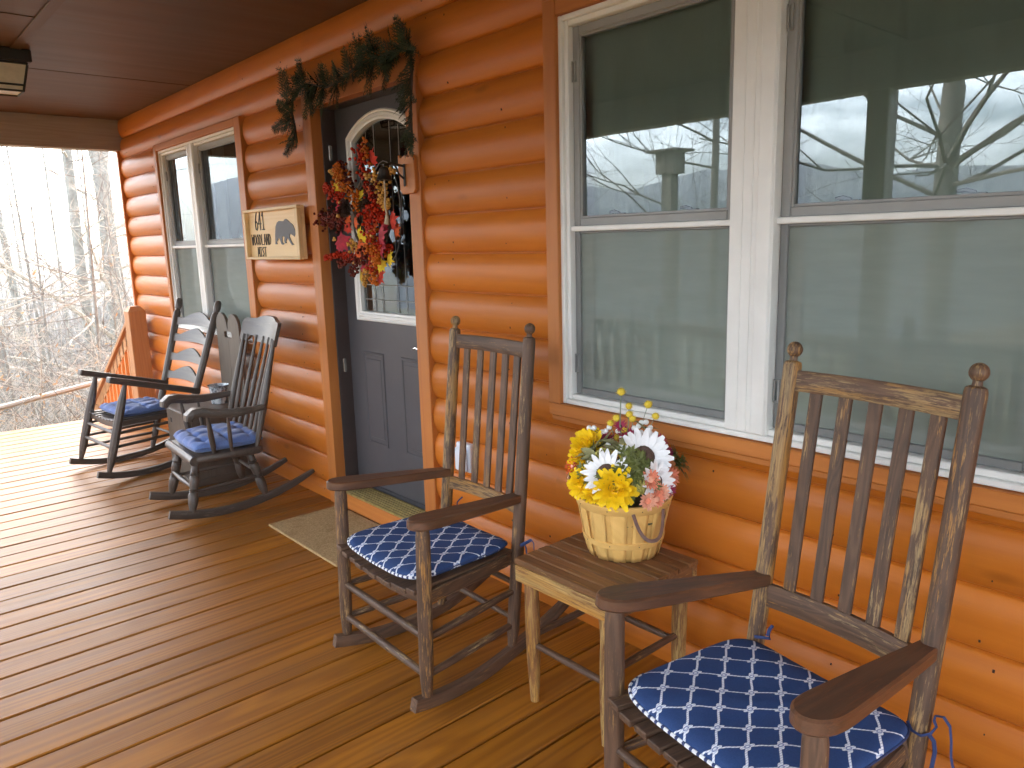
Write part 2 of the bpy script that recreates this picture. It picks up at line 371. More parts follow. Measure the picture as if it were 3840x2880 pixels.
        if caps: fs.append(tuple(range(n - 1, -1, -1))); fs.append(tuple((k - 1) * n + j for j in range(n)))
        s.add(vs, fs, gr, m, wl, rnd)
    def rsweep(s, pts, wd, hts, wdir=(1, 0, 0), m=0, wear=0, rnd=None, b=.12):
        """bent bar of rectangular section with broken corners, wd across wdir, hts its height at each point"""
        pts = [Vector(p) for p in pts]; k = len(pts); x = Vector(wdir).normalized()
        hts = [hts] * k if isinstance(hts, (int, float)) else hts; wds = [wd] * k if isinstance(wd, (int, float)) else wd
        sec = [(-1, -1 + 2 * b), (-1, 1 - 2 * b), (-1 + b, 1), (1 - b, 1), (1, 1 - 2 * b), (1, -1 + 2 * b), (1 - b, -1), (-1 + b, -1)]
        vs = []; gr = []; d = 0
        for i, p in enumerate(pts):
            t = (pts[min(i + 1, k - 1)] - pts[max(i - 1, 0)]).normalized(); y = t.cross(x).normalized(); xx = y.cross(t)
            if i: d += (p - pts[i - 1]).length
            for u, v_ in sec:
                vs.append(p + xx * u * wds[i] / 2 + y * v_ * hts[i] / 2); gr.append((u * wds[i] / 2, v_ * hts[i] / 2, d))
        n = 8; fs = []
        for i in range(k - 1):
            for j in range(n):
                a, b_ = i * n + j, i * n + (j + 1) % n; fs.append((a, b_, b_ + n, a + n))
        fs.append(tuple(range(n - 1, -1, -1))); fs.append(tuple((k - 1) * n + j for j in range(n)))
        s.add(vs, fs, gr, m, wear, rnd)
    def prism(s, poly, h, M=None, b=.002, m=0, wear=0, rnd=None, axis=0):
        """outline in the XY plane, from z=0 to z=h, its rims broken by b; grain along X (axis 0) or Y (axis 1)"""
        k = len(poly); P = [Vector((p[0], p[1])) for p in poly]
        if sum(P[i].x * P[(i + 1) % k].y - P[(i + 1) % k].x * P[i].y for i in range(k)) < 0: P = P[::-1]
        def inset(dd):
            o = []
            for i in range(k):
                e0 = P[i] - P[i - 1]; e1 = P[(i + 1) % k] - P[i]
                n0 = Vector((-e0.y, e0.x)).normalized() if e0.length > 1e-9 else Vector((0, 0)); n1 = Vector((-e1.y, e1.x)).normalized() if e1.length > 1e-9 else n0
                nn = n0 + n1; nn = nn.normalized() if nn.length > 1e-6 else n0
                o.append(P[i] + nn * dd)
            return o
        I = inset(b) if b else P
        rings = [(I, 0), (P, b), (P, h - b), (I, h)] if b else [(P, 0), (P, h)]
        vs = [Vector((p.x, p.y, z)) for r, z in rings for p in r]; n = len(rings)
        fs = [tuple(range(k - 1, -1, -1)), tuple((n - 1) * k + j for j in range(k))]
        for i in range(n - 1):
            for j in range(k):
                a, b_ = i * k + j, i * k + (j + 1) % k; fs.append((a, b_, b_ + k, a + k))
        gr = [((p.y, p.z, p.x) if axis == 0 else (p.x, p.z, p.y)) for p in vs]
        if M is not None: vs = [M @ p for p in vs]
        s.add(vs, fs, gr, m, wear, rnd)
    def lathe(s, prof, c=(0, 0, 0), n=24, M=None, m=0, wear=0, rnd=None):
        vs = []; gr = []
        for r, z in prof:
            for j in range(n):
                a = 2 * math.pi * j / n; vs.append(Vector((r * math.cos(a), r * math.sin(a), z))); gr.append((r * math.cos(a), r * math.sin(a), z))
        fs = []
        for i in range(len(prof) - 1):
            for j in range(n):
                a, b_ = i * n + j, i * n + (j + 1) % n; fs.append((a, b_, b_ + n, a + n))
        vs = [(M @ p if M is not None else p + Vector(c)) for p in vs]
        s.add(vs, fs, gr, m, wear, rnd)
    def ball(s, c, r, n=8, m=0, wear=0, rnd=None, sq=(1, 1, 1)):
        k = max(4, n // 2 + 1); vs = [Vector((0, 0, -r))]; 
        for i in range(1, k):
            a = -math.pi / 2 + math.pi * i / k
            for j in range(n): b_ = 2 * math.pi * j / n; vs.append(Vector((r * math.cos(a) * math.cos(b_), r * math.cos(a) * math.sin(b_), r * math.sin(a))))
        vs.append(Vector((0, 0, r))); top = len(vs) - 1; fs = []
        for j in range(n):
            fs.append((0, 1 + (j + 1) % n, 1 + j)); fs.append((top, 1 + (k - 2) * n + j, 1 + (k - 2) * n + (j + 1) % n))
        for i in range(k - 2):
            for j in range(n):
                a, b_ = 1 + i * n + j, 1 + i * n + (j + 1) % n; fs.append((a, b_, b_ + n, a + n))
        c = Vector(c); s.add([Vector((p.x * sq[0], p.y * sq[1], p.z * sq[2])) + c for p in vs], fs, [p for p in vs], m, wear, rnd)
    def quad(s, a, b_, c, d, m=0, rnd=None):
        vs = [Vector(p) for p in (a, b_, c, d)]; s.add(vs, [(0, 1, 2, 3)], [(p.x, p.y, p.z) for p in vs], m, 0, rnd)
    def petal(s, c, d, nrm, ln, wd, cup=.25, m=0, rnd=None, tip=.15, seg=4):
        """pointed petal or leaf leaving c along d, facing nrm"""
        d = Vector(d).normalized(); nrm = Vector(nrm); nrm = (nrm - d * nrm.dot(d)).normalized(); x = d.cross(nrm); c = Vector(c); vs = []; gr = []
        for i in range(seg + 1):
            t = i / seg; w_ = wd * .5 * (math.sin(math.pi * min(.97, t * .86 + .12)) ** .8) if i < seg else wd * tip * .3
            up = cup * ln * (t * t)
            for u in (-1, 0, 1): vs.append(c + d * ln * t * (1 - .12 * cup * t) + x * w_ * u + nrm * (up + abs(u) * w_ * .35)); gr.append((u * w_, 0, t * ln))
        fs = []
        for i in range(seg):
            for u in (0, 1): a = i * 3 + u; fs.append((a, a + 1, a + 4, a + 3))
        s.add(vs, fs, gr, m, 0, rnd)

def tag(o, label, cat, group=None, kind=None):
    if label: o['label'] = label
    if cat: o['category'] = cat
    if group: o['group'] = group
    if kind: o['kind'] = kind
    return o
def thing(name, loc, rz=0.0, label=None, cat=None, group=None):
    o = bpy.data.objects.new(name, None); o.empty_display_size = .1; C.objects.link(o)
    o.location = loc; o.rotation_euler = (0, 0, rz); return tag(o, label, cat, group)
def V(*a): return Vector(a)

# ------------------------------------------------------------------ ground and far country
def gz(x, y):
    z = -.95
    if x < -8.5: z -= .34 * (-8.5 - x) if x > -42 else .34 * 33.5
    if x < -55: z += .095 * (-55 - x)
    if y < -4: z -= .035 * (-4 - y) if y > -160 else .035 * 156
    return min(max(z, -22), -.95)
def build_ground():
    b = MB(); rr = [0, 3, 6, 8, 10, 13, 17, 22, 28, 36, 46, 60, 80, 110, 150, 210, 300, 430, 620, 900, 1400, 2600]; n = 72
    vs = [V(-4, 0, -.95)]; fs = []
    for r in rr[1:]:
        for j in range(n):
            a = 2 * math.pi * j / n; x, y = -4 + r * math.cos(a), r * math.sin(a)
            vs.append(V(x, y, gz(x, y) + (random.uniform(-.08, .08) if r > 9 else 0)))
    for j in range(n): fs.append((0, 1 + j, 1 + (j + 1) % n))
    for i in range(len(rr) - 2):
        for j in range(n): a, c = 1 + i * n + j, 1 + i * n + (j + 1) % n; fs.append((a, a + n, c + n, c))
    b.add(vs, fs, vs); tag(b.build('ground', 'ground_litter', sharp=80), None, None, kind='structure')
build_ground()
def build_ridge(name, dist, a0, a1, el, seed, m):
    rnd = random.Random(seed); b = MB(); n = 120; vs = []; fs = []; ph = [rnd.uniform(0, 6.28) for _ in range(6)]
    for i in range(n + 1):
        a = R(a0 + (a1 - a0) * i / n); t = a * 9
        e = el + .55 * math.sin(t + ph[0]) + .35 * math.sin(2.3 * t + ph[1]) + .2 * math.sin(5.1 * t + ph[2]) + .10 * math.sin(11 * t + ph[3]) + .05 * math.sin(23 * t + ph[4])
        h = 1.5 + dist * math.tan(R(e))
        for q, zz in ((1.0, -40), (1.0, h * .55), (1.12, h), (1.3, h * .6)): vs.append(V(math.cos(a) * dist * q, math.sin(a) * dist * q, zz))
    for i in range(n):
        for k in range(3): a = i * 4 + k; fs.append((a, a + 4, a + 5, a + 1))
    b.add(vs, fs, vs); tag(b.build(name, m, sharp=80), None, None, kind='structure')
build_ridge('mountain_ridge', 190, 200, 362, 4.4, 3, 'mountain_blue')
build_ridge('far_hill', 130, 212, 345, 2.3, 8, 'mountain_blue')

# ------------------------------------------------------------------ porch deck
DECK_X0, DECK_X1, DECK_Y0, DECK_Y1 = -7.76, 3.1, -3.1, .0
def build_deck():
    b = MB(); x = DECK_X0 + .0; p = .149
    while x < DECK_X1:
        tilt = random.uniform(-.0012, .0012)
        b.box(x, x + p - .0085, DECK_Y0 - random.uniform(0, .004), DECK_Y1 - .001, -.036, 0 + tilt, axis=1, b=.0045); x += p
    o = b.build('porch_deck', 'deck_stain'); tag(o, None, None, kind='structure')
    j = MB(); j.box(DECK_X0 + .02, DECK_X1, DECK_Y0 + .02, DECK_Y0 + .06, -.27, -.038); j.box(DECK_X0 + .02, DECK_X0 + .06, DECK_Y0 + .07, -.04, -.27, -.038)
    y = DECK_Y0 + .4
    while y < -.1: j.box(DECK_X0 + .07, DECK_X1, y, y + .04, -.25, -.038, b=0.001); y += .45
    for xx in (-7.6, -5, -2.3, .4, 3.0): j.box(xx - .06, xx + .06, DECK_Y0 + .1, DECK_Y0 + .22, -1.3, -.26)
    j.build('joists', 'beam_wood', o)
build_deck()

# ------------------------------------------------------------------ the log cabin
cabin = thing('log_cabin', (0, 0, 0), 0, 'orange stained log cabin wall with dark plank porch ceiling and white windows', 'house')
COURSE, Z0 = .1715, 1.4689
GROOVES = [Z0 + k * COURSE for k in range(-9, 8)]
WALL_X0, WALL_X1, CEIL = -7.575, 3.2, 2.652
OPEN = [(-6.60, -4.86, .86, 2.31), (-4.00, -2.95, -.1, 2.30), (-2.10, -.40, .86, 2.32)]     # hidden behind the casings
def build_logs():
    b = MB(); xs = sorted({WALL_X0, WALL_X1} | {o[0] for o in OPEN} | {o[1] for o in OPEN})
    SAG = .027
    for gi in range(len(GROOVES) - 1):
        z0, z1 = GROOVES[gi], GROOVES[gi + 1]
        if z1 < 0.005 or z0 > CEIL: continue
        ts = [0, .012, .03, .07, .13, .2, .28, .36, .44, .52, .6, .68, .76, .84, .9, .95, .98, .99, 1]
        zs = sorted({z0 + t * (z1 - z0) for t in ts} | {z for o in OPEN for z in o[2:] if z0 < z < z1} | ({0.001} if z0 < 0.001 < z1 else set()))
        zs = [z for z in zs if .0005 < z < CEIL + .01]
        rn = random.random()
        cuts = [i for i in range(len(xs) - 1)]
        for i in cuts:
            xa, xb = xs[i], xs[i + 1]; nx = max(2, int((xb - xa) / .35)); keep = []
            def yy(z, x):
                t = (z - z0) / (z1 - z0); u = 2 * t - 1
                dd = SAG * (1 - abs(u) ** 2.25) + .0035
                if t < .013 or t > .989: dd = -.004
                return -dd - .0008 * math.sin(x * 3.1 + gi * 2)
            vs = []; gr = []
            for k in range(nx + 1):
                x = xa + (xb - xa) * k / nx
                for z in zs: vs.append(V(x, yy(z, x), z)); gr.append((z, yy(z, x), x))
            m_ = len(zs); fs = []
            for k in range(nx):
                xm = xa + (xb - xa) * (k + .5) / nx
                for q in range(m_ - 1):
                    zm = (zs[q] + zs[q + 1]) / 2
                    if any(o[0] < xm < o[1] and o[2] < zm < o[3] for o in OPEN): continue
                    a = k * m_ + q; fs.append((a, a + m_, a + m_ + 1, a + 1))
            b.add(vs, fs, gr, 0, 0, rn)
    o = b.build('log_wall', 'log_stain', cabin, sharp=50)
    # nail holes in rows where the studs are
    nl = MB()
    for gi in range(len(GROOVES) - 1):
        for x in (-7.35, -6.72, -4.78, -4.25, -4.12, -2.86, -2.72, -2.36, -2.16, -1.75, -1.35, -.95, -.55, -.15, .3):
            for t in (.22, .80):
                z = GROOVES[gi] + t * COURSE + random.uniform(-.012, .012); xx = x + random.uniform(-.025, .025)
                if z < .03 or z > 2.6 or any(q[0] - .1 < xx < q[1] + .1 and q[2] - .06 < z < q[3] + .06 for q in OPEN) or random.random() < .55: continue
                u = 2 * ((z - GROOVES[gi]) / COURSE) - 1; y = -(SAG * (1 - abs(u) ** 2.25) + .0035) - .0008
                r = random.uniform(.0014, .0030); nl.box(xx - r, xx + r, y - .0012, y + .006, z - r * 1.5, z + r * 1.5, b=.0004)
    tag(nl.build('nail_holes', 'nail_hole', o), None, None, kind='stuff')
build_logs()
b = MB(); b.box(WALL_X0 - .035, WALL_X0 + .002, -.046, .06, .002, 2.40, axis=2); b.build('corner_trim', 'trim_stain', cabin)
b = MB(); b.box(WALL_X0 - .03, WALL_X0 - .01, .062, 6, -1.1, 2.9, axis=1, b=0); b.box(WALL_X0 - .03, 3.2, 6.0, 6.05, -1.1, 2.9, b=0); b.box(3.2, 3.24, .0, 6, -1.1, 2.9, b=0)
b.build('side_wall', 'log_stain', cabin)
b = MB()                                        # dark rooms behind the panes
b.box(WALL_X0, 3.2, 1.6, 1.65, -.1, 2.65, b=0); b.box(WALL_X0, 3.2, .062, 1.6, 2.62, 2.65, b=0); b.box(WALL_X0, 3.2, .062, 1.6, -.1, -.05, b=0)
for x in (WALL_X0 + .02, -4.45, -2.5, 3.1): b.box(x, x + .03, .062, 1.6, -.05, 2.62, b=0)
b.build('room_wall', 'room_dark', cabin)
# ceiling, beams, roof
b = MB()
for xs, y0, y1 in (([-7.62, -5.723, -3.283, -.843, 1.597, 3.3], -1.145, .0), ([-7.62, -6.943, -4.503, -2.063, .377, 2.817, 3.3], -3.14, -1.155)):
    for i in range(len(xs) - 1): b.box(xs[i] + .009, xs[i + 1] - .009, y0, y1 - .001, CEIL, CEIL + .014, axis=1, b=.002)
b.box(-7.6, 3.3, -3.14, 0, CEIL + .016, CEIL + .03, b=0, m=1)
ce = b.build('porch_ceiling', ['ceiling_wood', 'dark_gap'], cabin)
b = MB(); b.box(-7.5, 3.3, -1.178, -1.122, CEIL - .009, CEIL - .0005, axis=0); b.build('batten', 'ceiling_wood', ce)
b = MB(); b.box(-7.66, -7.525, -3.0, .06, 2.392, CEIL - .001, axis=1); b.box(-7.68, -7.662, -3.0, -.03, 2.40, CEIL + .15, axis=1)
b.box(-7.66, 3.3, -3.10, -2.965, 2.392, CEIL - .001, axis=0); b.box(-7.68, 3.3, -3.13, -3.102, 2.40, CEIL + .15, axis=0)
b.build('porch_beam', 'beam_wood', cabin)
b = MB()
for x0, x1 in ((-7.95, 3.6),):
    pr = [(-3.55, 2.62), (2.2, 4.4), (6.4, 2.75), (6.4, 2.66), (2.2, 4.26), (-3.55, 2.54)]
    vs = [V(x, y, z) for x in (x0, x1) for y, z in pr]; k = len(pr)
    fs = [tuple(range(k)), tuple(range(2 * k - 1, k - 1, -1))] + [(i, i + k, (i + 1) % k + k, (i + 1) % k) for i in range(k)]
    b.add(vs, fs, vs)
    for x in (-7.64, 3.25): b.add([V(x, -3.1, 2.66), V(x, 2.2, 4.3), V(x, 6.05, 2.7)], [(0, 1, 2)], [V(0, 0, 0)] * 3, 1)
b.build('roof', ['roofing', 'log_stain'], cabin)
for x in (-7.59, -2.235, 2.9):
    b = MB(); b.box(x - .07, x + .07, -3.10, -2.96, 0.001, 2.391, axis=2, b=.006); b.box(x - .082, x + .082, -3.112, -2.948, .002, .09, b=.004); b.build('porch_post', 'beam_wood', cabin)

# ------------------------------------------------------------------ windows
def window(x0, x1, z0, z1, mull, zr, cas, shade, lower_screen, closed_shade=True):
    """white vinyl pair of sash windows in an orange casing; x0..z1 outside of the white frame"""
    cx0, cx1, cz0, cz1 = cas
    b = MB(); F = -.043
    b.box(cx0, x0 + .004, F, .045, z0 - .002, cz1, axis=2); b.box(x1 - .004, cx1, F, .045, z0 - .002, cz1, axis=2)
    b.box(cx0, cx1, F + .001, .045, cz0, z0 - .003, axis=0); b.box(x0 + .005, x1 - .005, F + .001, .045, z1 + .001, cz1 - .001, axis=0)
    b.box(cx0 + .01, cx1 - .01, -.036, -.004, cz0 - .022, cz0 - .001, axis=0)
    wn = b.build('window', 'trim_stain', cabin)
    b = MB(); t = .036
    def ring(b, a0, a1, c0, c1, t, y0, y1, bb=.003):
        b.box(a0, a0 + t, y0, y1, c0, c1, axis=2, b=bb); b.box(a1 - t, a1, y0, y1, c0, c1, axis=2, b=bb)
        b.box(a0 + t + .0005, a1 - t - .0005, y0 + .0008, y1, c0, c0 + t, axis=0, b=bb); b.box(a0 + t + .0005, a1 - t - .0005, y0 + .0008, y1, c1 - t, c1, axis=0, b=bb)
    ring(b, x0, x1, z0, z1, .018, -.026, .06); ring(b, x0 + .0185, x1 - .0185, z0 + .0185, z1 - .0185, .019, -.012, .06)
    ma, mb_ = mull
    b.box(ma, mb_, -.024, .06, z0 + .019, z1 - .019, axis=2)
    for q in (.28, .5, .62): b.box(ma + (mb_ - ma) * q, ma + (mb_ - ma) * q + .004, -.0265, -.02, z0 + .02, z1 - .02, axis=2, b=.001)
    b.box(ma + (mb_ - ma) * .64, ma + (mb_ - ma) * .97, -.031, -.022, z0 + .0195, z1 - .0195, axis=2, b=.004)
    b.build('frame', 'white_vinyl', wn)
    for a, c in ((x0 + .038, ma - .001), (mb_ + .001, x1 - .038)):
        zt, zb = z1 - .038, z0 + .038
        s = MB(); ring(s, a, c, zr - .012, zt, .030, .012, .040); ring(s, a + .0295, c - .0295, zr + .018, zt - .0295, .008, .018, .040, .001)
        s.build('upper_sash', 'sash_grey', wn)
        s = MB(); ring(s, a, c, zb, zr + .020, .030, .042, .062); ring(s, a + .031, c - .031, zb + .031, zr - .012, .022, .050, .066)
        s.build('lower_sash', 'sash_grey', wn)
        s = MB(); ring(s, a + .001, c - .001, zb + .001, zr - .014, .024, .014, .034, .002)
        s.build('screen_frame', 'screen_frame', wn)
        for zq in (zb + .12, zr + .535):
            s = MB(); ring(s, a + .002, a + .020, zq - .036, zq + .036, .005, .004, .0135, .001); s.build('screen_tab', 'sash_grey', wn)
        s = MB(); s.box(a - .003, c + .003, -.004, .013, zr - .030, zr - .011, axis=0, b=.003); s.build('meeting_rail', 'white_vinyl', wn)
        s = MB(); s.quad(V(a + .028, .030, zr + .016), V(c - .028, .030, zr + .016), V(c - .028, .030, zt - .028), V(a + .028, .030, zt - .028)); s.build('pane', 'window_glass', wn)
        s = MB(); s.quad(V(a + .05, .058, zb + .05), V(c - .05, .058, zb + .05), V(c - .05, .058, zr - .01), V(a + .05, .058, zr - .01)); s.build('pane', 'window_glass', wn)
        if lower_screen:
            s = MB(); s.quad(V(a + .023, .024, zb + .02), V(c - .023, .024, zb + .02), V(c - .023, .024, zr - .035), V(a + .023, .024, zr - .035)); s.build('screen', 'insect_screen', wn)
        s = MB()                                 # two cam locks on the meeting rail
        for fx in (.27, .72):
            xx = a + (c - a) * fx; s.box(xx - .028, xx + .028, .041, .060, zr + .0205, zr + .030, b=.002); s.tube([V(xx + .004, .05, zr + .030), V(xx - .02, .05, zr + .038), V(xx - .04, .048, zr + .034)], .005, 6)
        s.build('lock', 'sash_grey', wn)
        s = MB(); s.box((a + c) / 2 - .055, (a + c) / 2 + .055, .058, .070, zb + .060, zb + .075, b=.003); s.build('lift', 'sash_grey', wn)
        s = MB(); n = 46                         # cloth behind the glass, hanging in faint folds
        if closed_shade:
            xa, xb = a - .02, c + .01; vs = []
            for i in range(n + 1):
                x = xa + (xb - xa) * i / n; y = .082 + .004 * math.sin(i * .8) + .003 * math.sin(i * 2.1)
                vs += [V(x + (.004 if i == 0 else .0), y, zt + .05), V(x + (.030 if i == 0 else 0), y, zb + .012)]
            s.add(vs, [(2 * i, 2 * i + 1, 2 * i + 3, 2 * i + 2) for i in range(n)], vs); s.build('shade', shade, wn)
        else:
            for xa, xb in ((a - .02, a + .16), (c - .10, c + .03)):
                vs = []
                for i in range(n + 1):
                    x = xa + (xb - xa) * i / n; y = .13 + .016 * math.sin(i * .9)
                    vs += [V(x, y, zt + .05), V(x, y, zb - .05)]
                s.add(vs, [(2 * i, 2 * i + 1, 2 * i + 3, 2 * i + 2) for i in range(n)], vs)
            s.build('curtain', shade, wn)
    return wn
window(-6.545, -4.965, .885, 2.287, (-5.915, -5.785), 1.557, (-6.60, -4.875, .835, 2.335), 'curtain_cloth', True, False)
window(-2.058, -.455, .888, 2.300, (-1.332, -1.185), 1.575, (-2.118, -.395, .838, 2.36), 'shade_cloth', True, True)

# ------------------------------------------------------------------ front door
b = MB(); F = -.043
b.box(-4.025, -3.932, F, .021, .002, 2.249, axis=2); b.box(-3.022, -2.930, F, .021, .002, 2.249, axis=2); b.box(-4.025, -2.930, F + .001, .021, 2.25, 2.345, axis=0)
door = b.build('door', 'trim_stain', cabin)
b = MB(); b.box(-3.962, -3.931, .0215, .155, .005, 2.27, axis=2); b.box(-3.023, -2.99, .0215, .155, .005, 2.27, axis=2); b.box(-3.9305, -3.0235, .0215, .155, 2.249, 2.28, axis=0)
b.box(-3.9305, -3.918, .152, .17, .1, 2.24, axis=2); b.build('jamb', 'jamb_paint', door)
for z in (.79, 1.98): b = MB(); b.box(-3.931, -3.926, .055, .075, z, z + .08); b.build('hinge', 'nickel', door)
b = MB(); sx0, sx1, sz0, sz1, sy = -3.930, -3.024, .132, 2.247, .106
gx0, gx1, gzb, gzs, gzt = -3.805, -3.15, 1.10, 2.085, 2.195         # light: outside of its white moulding
def arch(x0, x1, zb, zs, zt, n=18):
    hw = (x1 - x0) / 2; h = zt - zs; rad = (hw * hw + h * h) / (2 * h); cx = (x0 + x1) / 2; cz = zt - rad; a0 = math.asin(hw / rad); p = [(x0, zb), (x1, zb)]
    for i in range(n + 1): a = a0 - 2 * a0 * i / n; p.append((cx + rad * math.sin(a), cz + rad * math.cos(a)))
    return p
hole = arch(gx0 + .02, gx1 - .02, gzb + .02, gzs - .01, gzt - .02)
def plate_with_hole(b, x0, x1, z0, z1, hole, y0, y1, m=0):
    """flat plate whose window-shaped opening is closed around by strips to the outer rectangle"""
    k = len(hole); outer = []
    for x, z in hole:
        if z <= hole[0][1] + 1e-6: outer.append((x0 if x < (x0 + x1) / 2 else x1, z0))
        else:
            t = (x - hole[0][0]) / (hole[1][0] - hole[0][0]); outer.append((x0 + (x1 - x0) * t, z1))
    vs = [V(x, y0, z) for x, z in hole] + [V(x, y0, z) for x, z in outer] + [V(x, y1, z) for x, z in hole]
    fs = [(i, k + i, k + (i + 1) % k, (i + 1) % k) for i in range(k)] + [(i, (i + 1) % k, 2 * k + (i + 1) % k, 2 * k + i) for i in range(k)]
    b.add(vs, fs, [(p.x, p.y, p.z) for p in vs], m)
plate_with_hole(b, sx0, sx1, sz0, sz1, hole, sy, sy + .04)
slab = b.build('door_slab', 'door_paint', door, sharp=25)
b = MB()
def mould(b, path, w_, prof):
    """moulding swept along a closed path in the XZ plane, profile in (inward offset, height in front)"""
    k = len(path); P = [Vector(p) for p in path]; vs = []; n = len(prof)
    for i in range(k):
        e0 = (P[i] - P[i - 1]).normalized(); e1 = (P[(i + 1) % k] - P[i]).normalized(); n0 = Vector((-e0.y, e0.x)); n1 = Vector((-e1.y, e1.x)); nn = n0 + n1; nn = nn / max(.3, nn.length_squared / 2) 
        for o_, h_ in prof: q = P[i] + nn * o_ ; vs.append(V(q.x, sy - h_, q.y))
    fs = []
    for i in range(k):
        for j in range(n - 1): a, c = i * n + j, ((i + 1) % k) * n + j; fs.append((a, a + 1, c + 1, c))
    b.add(vs, fs, [(p.x, p.y, p.z) for p in vs])
mould(b, arch(gx0, gx1, gzb, gzs, gzt), .05, [(0, 0), (.001, .014), (.008, .019), (.016, .013), (.022, .018), (.034, .018), (.040, .011), (.050, .009), (.054, -.02)])
b.build('light_frame', 'door_white', door, sharp=30)
b = MB(); inn = arch(gx0 + .045, gx1 - .045, gzb + .045, gzs - .02, gzt - .045); vs = [V(x, sy + .012, z) for x, z in inn]; b.add(vs, [tuple(range(len(vs)))], vs); gl = b.build('pane', 'door_glass', door)
b = MB()                                         # leaded bars of the light
cx = (gx0 + gx1) / 2; zz0, zz1 = gzb + .05, gzt - .05
for dx in (-.24, -.155, -.075, .075, .155, .24): b.tube([V(cx + dx, sy + .008, zz0), V(cx + dx, sy + .008, zz1 - .01 - .11 * (dx / .28) ** 2)], .0018, 6)
for z, h in ((1.22, .26), (1.30, .26)): b.tube([V(cx - h, sy + .008, z), V(cx + h, sy + .008, z)], .0028, 6)
for k in range(24):
    a0, a1 = 2 * math.pi * k / 24, 2 * math.pi * (k + 1) / 24
    b.tube([V(cx + .14 * math.cos(a0), sy + .008, 1.68 + .26 * math.sin(a0)), V(cx + .14 * math.cos(a1), sy + .008, 1.68 + .26 * math.sin(a1))], .0028, 5, caps=False)
b.build('leading', 'sash_grey', gl)
b = MB()                                         # two raised panels below
for px0, px1 in ((-3.79, -3.555), (-3.405, -3.165)):
    pth = [(px0, .375), (px1, .375), (px1, .935), (px0, .935)]
    mould(b, pth, .04, [(0, 0), (.006, -.010), (.014, .006), (.024, .005), (.034, -.008), (.036, -.009)])
    b.box(px0 + .046, px1 - .046, sy - .0035, sy + .01, .425, .885, b=.003)
b.build('panel', 'door_paint', door, sharp=25)
b = MB(); b.lathe([(0, .0), (.026, .0), (.028, .006), (.022, .012), (.010, .016), (.010, .05)], M=Matrix.Translation(V(-3.085, sy, .985)) @ Matrix.Rotation(R(90), 4, 'X'), n=18)
b.tube([V(-3.085, sy - .048, .985), V(-3.13, sy - .052, .988), V(-3.18, sy - .05, .995), V(-3.215, sy - .044, .985)], [.009, .008, .007, .005], 8); b.build('handle', 'nickel', door)
b = MB(); b.box(-3.93, -3.024, -.0425, .02, .002, .098, axis=0, b=.006); b.build('riser', 'trim_stain', door)
b = MB(); b.box(-3.9305, -3.0235, -.050, .10, .100, .112, axis=0)
for k in range(6): b.box(-3.9305, -3.0235, -.036 + k * .021, -.023 + k * .021, .1125, .119, axis=0, b=.003)
b.build('sill', 'brass_worn', door)
b = MB(); b.box(-3.928, -3.026, .092, .104, .113, .138, axis=0); b.build('sweep', 'cord', door)
# outlet in its bubble cover, low beside the door
b = MB(); b.box(-2.715, -2.615, -.066, -.03, .485, .618, b=.006); b.box(-2.705, -2.625, -.085, -.067, .490, .600, b=.012); b.build('outlet_box', 'outlet_plastic', cabin)
# ------------------------------------------------------------------ porch railing, stair railing, old fence
rl = thing('porch_railing', (-2.2, -3.03, 0), 0, 'orange stained porch railing with square balusters along the front of the deck', 'railing')
for xa, xb in ((-7.51, -2.31), (-2.16, 2.82)):
    b = MB(); b.box(xa + 2.2, xb + 2.2, -.045, .045, .765, .80, axis=0); b.box(xa + 2.2, xb + 2.2, -.02, .02, .68, .7645, axis=0); b.build('handrail', 'rail_stain', rl)
    b = MB(); b.box(xa + 2.2, xb + 2.2, -.02, .02, .08, .16, axis=0); b.build('bottom_rail', 'rail_stain', rl)
    b = MB(); n = int((xb - xa) / .13)
    for i in range(n): x = xa + 2.2 + (i + .5) * (xb - xa) / n; b.box(x - .016, x + .016, -.016, .016, .161, .679, axis=2, b=.002)
    o = b.build('balusters', 'rail_stain', rl); o['kind'] = 'stuff'
st = thing('stair_railing', (-7.29, -.135, 0), 0, 'sloping orange stair railing with chamfered newel post at the far end of the porch', 'railing')
b = MB(); h = .072; pr = [(-h, -.30), (h, -.30), (h, .972), (h - .028, 1.006), (-h + .028, 1.006), (-h, .972)]
b.box(-h, h, -h, h, .001, .995, axis=2, b=.005)
vs = [V(sx * (h - .005), sy_ * (h - .005), .9955) for sx, sy_ in ((-1, -1), (1, -1), (1, 1), (-1, 1))] + [V(sx * (h - .032), sy_ * (h - .032), 1.034) for sx, sy_ in ((-1, -1), (1, -1), (1, 1), (-1, 1))]
b.add(vs, [(0, 1, 5, 4), (1, 2, 6, 5), (2, 3, 7, 6), (3, 0, 4, 7), (4, 5, 6, 7)], [(p.x, p.y, p.z) for p in vs]); b.build('newel_post', 'rail_stain', st)
sl = -.68; pt_ = lambda x, z: V(x, 0, z + sl * max(0, -x - .40))
b = MB(); b.bar(pt_(-.072, .93), pt_(-2.3, .93), .09, .035, (0, 1, 0)); b.bar(pt_(-.072, .84), pt_(-2.3, .84), .036, .11, (0, 1, 0)); b.build('handrail', 'rail_stain', st)
b = MB(); b.bar(pt_(-.072, .14), pt_(-2.3, .14), .036, .07, (0, 1, 0)); b.build('bottom_rail', 'rail_stain', st)
for i in range(15):
    x = -.17 - i * .14; b = MB(); b.box(x - .018, x + .018, -.018, .018, .16 + sl * max(0, -x - .4), .79 + sl * max(0, -x - .4), axis=2, b=.002); b.build('baluster', 'rail_stain', st)
b = MB()
for i in range(6): b.box(-.78 - i * .27, -.52 - i * .27, -.03 - .9, .0, -.2 - i * .19, -.16 - i * .19, axis=1)
b.build('tread', 'rail_stain', st)
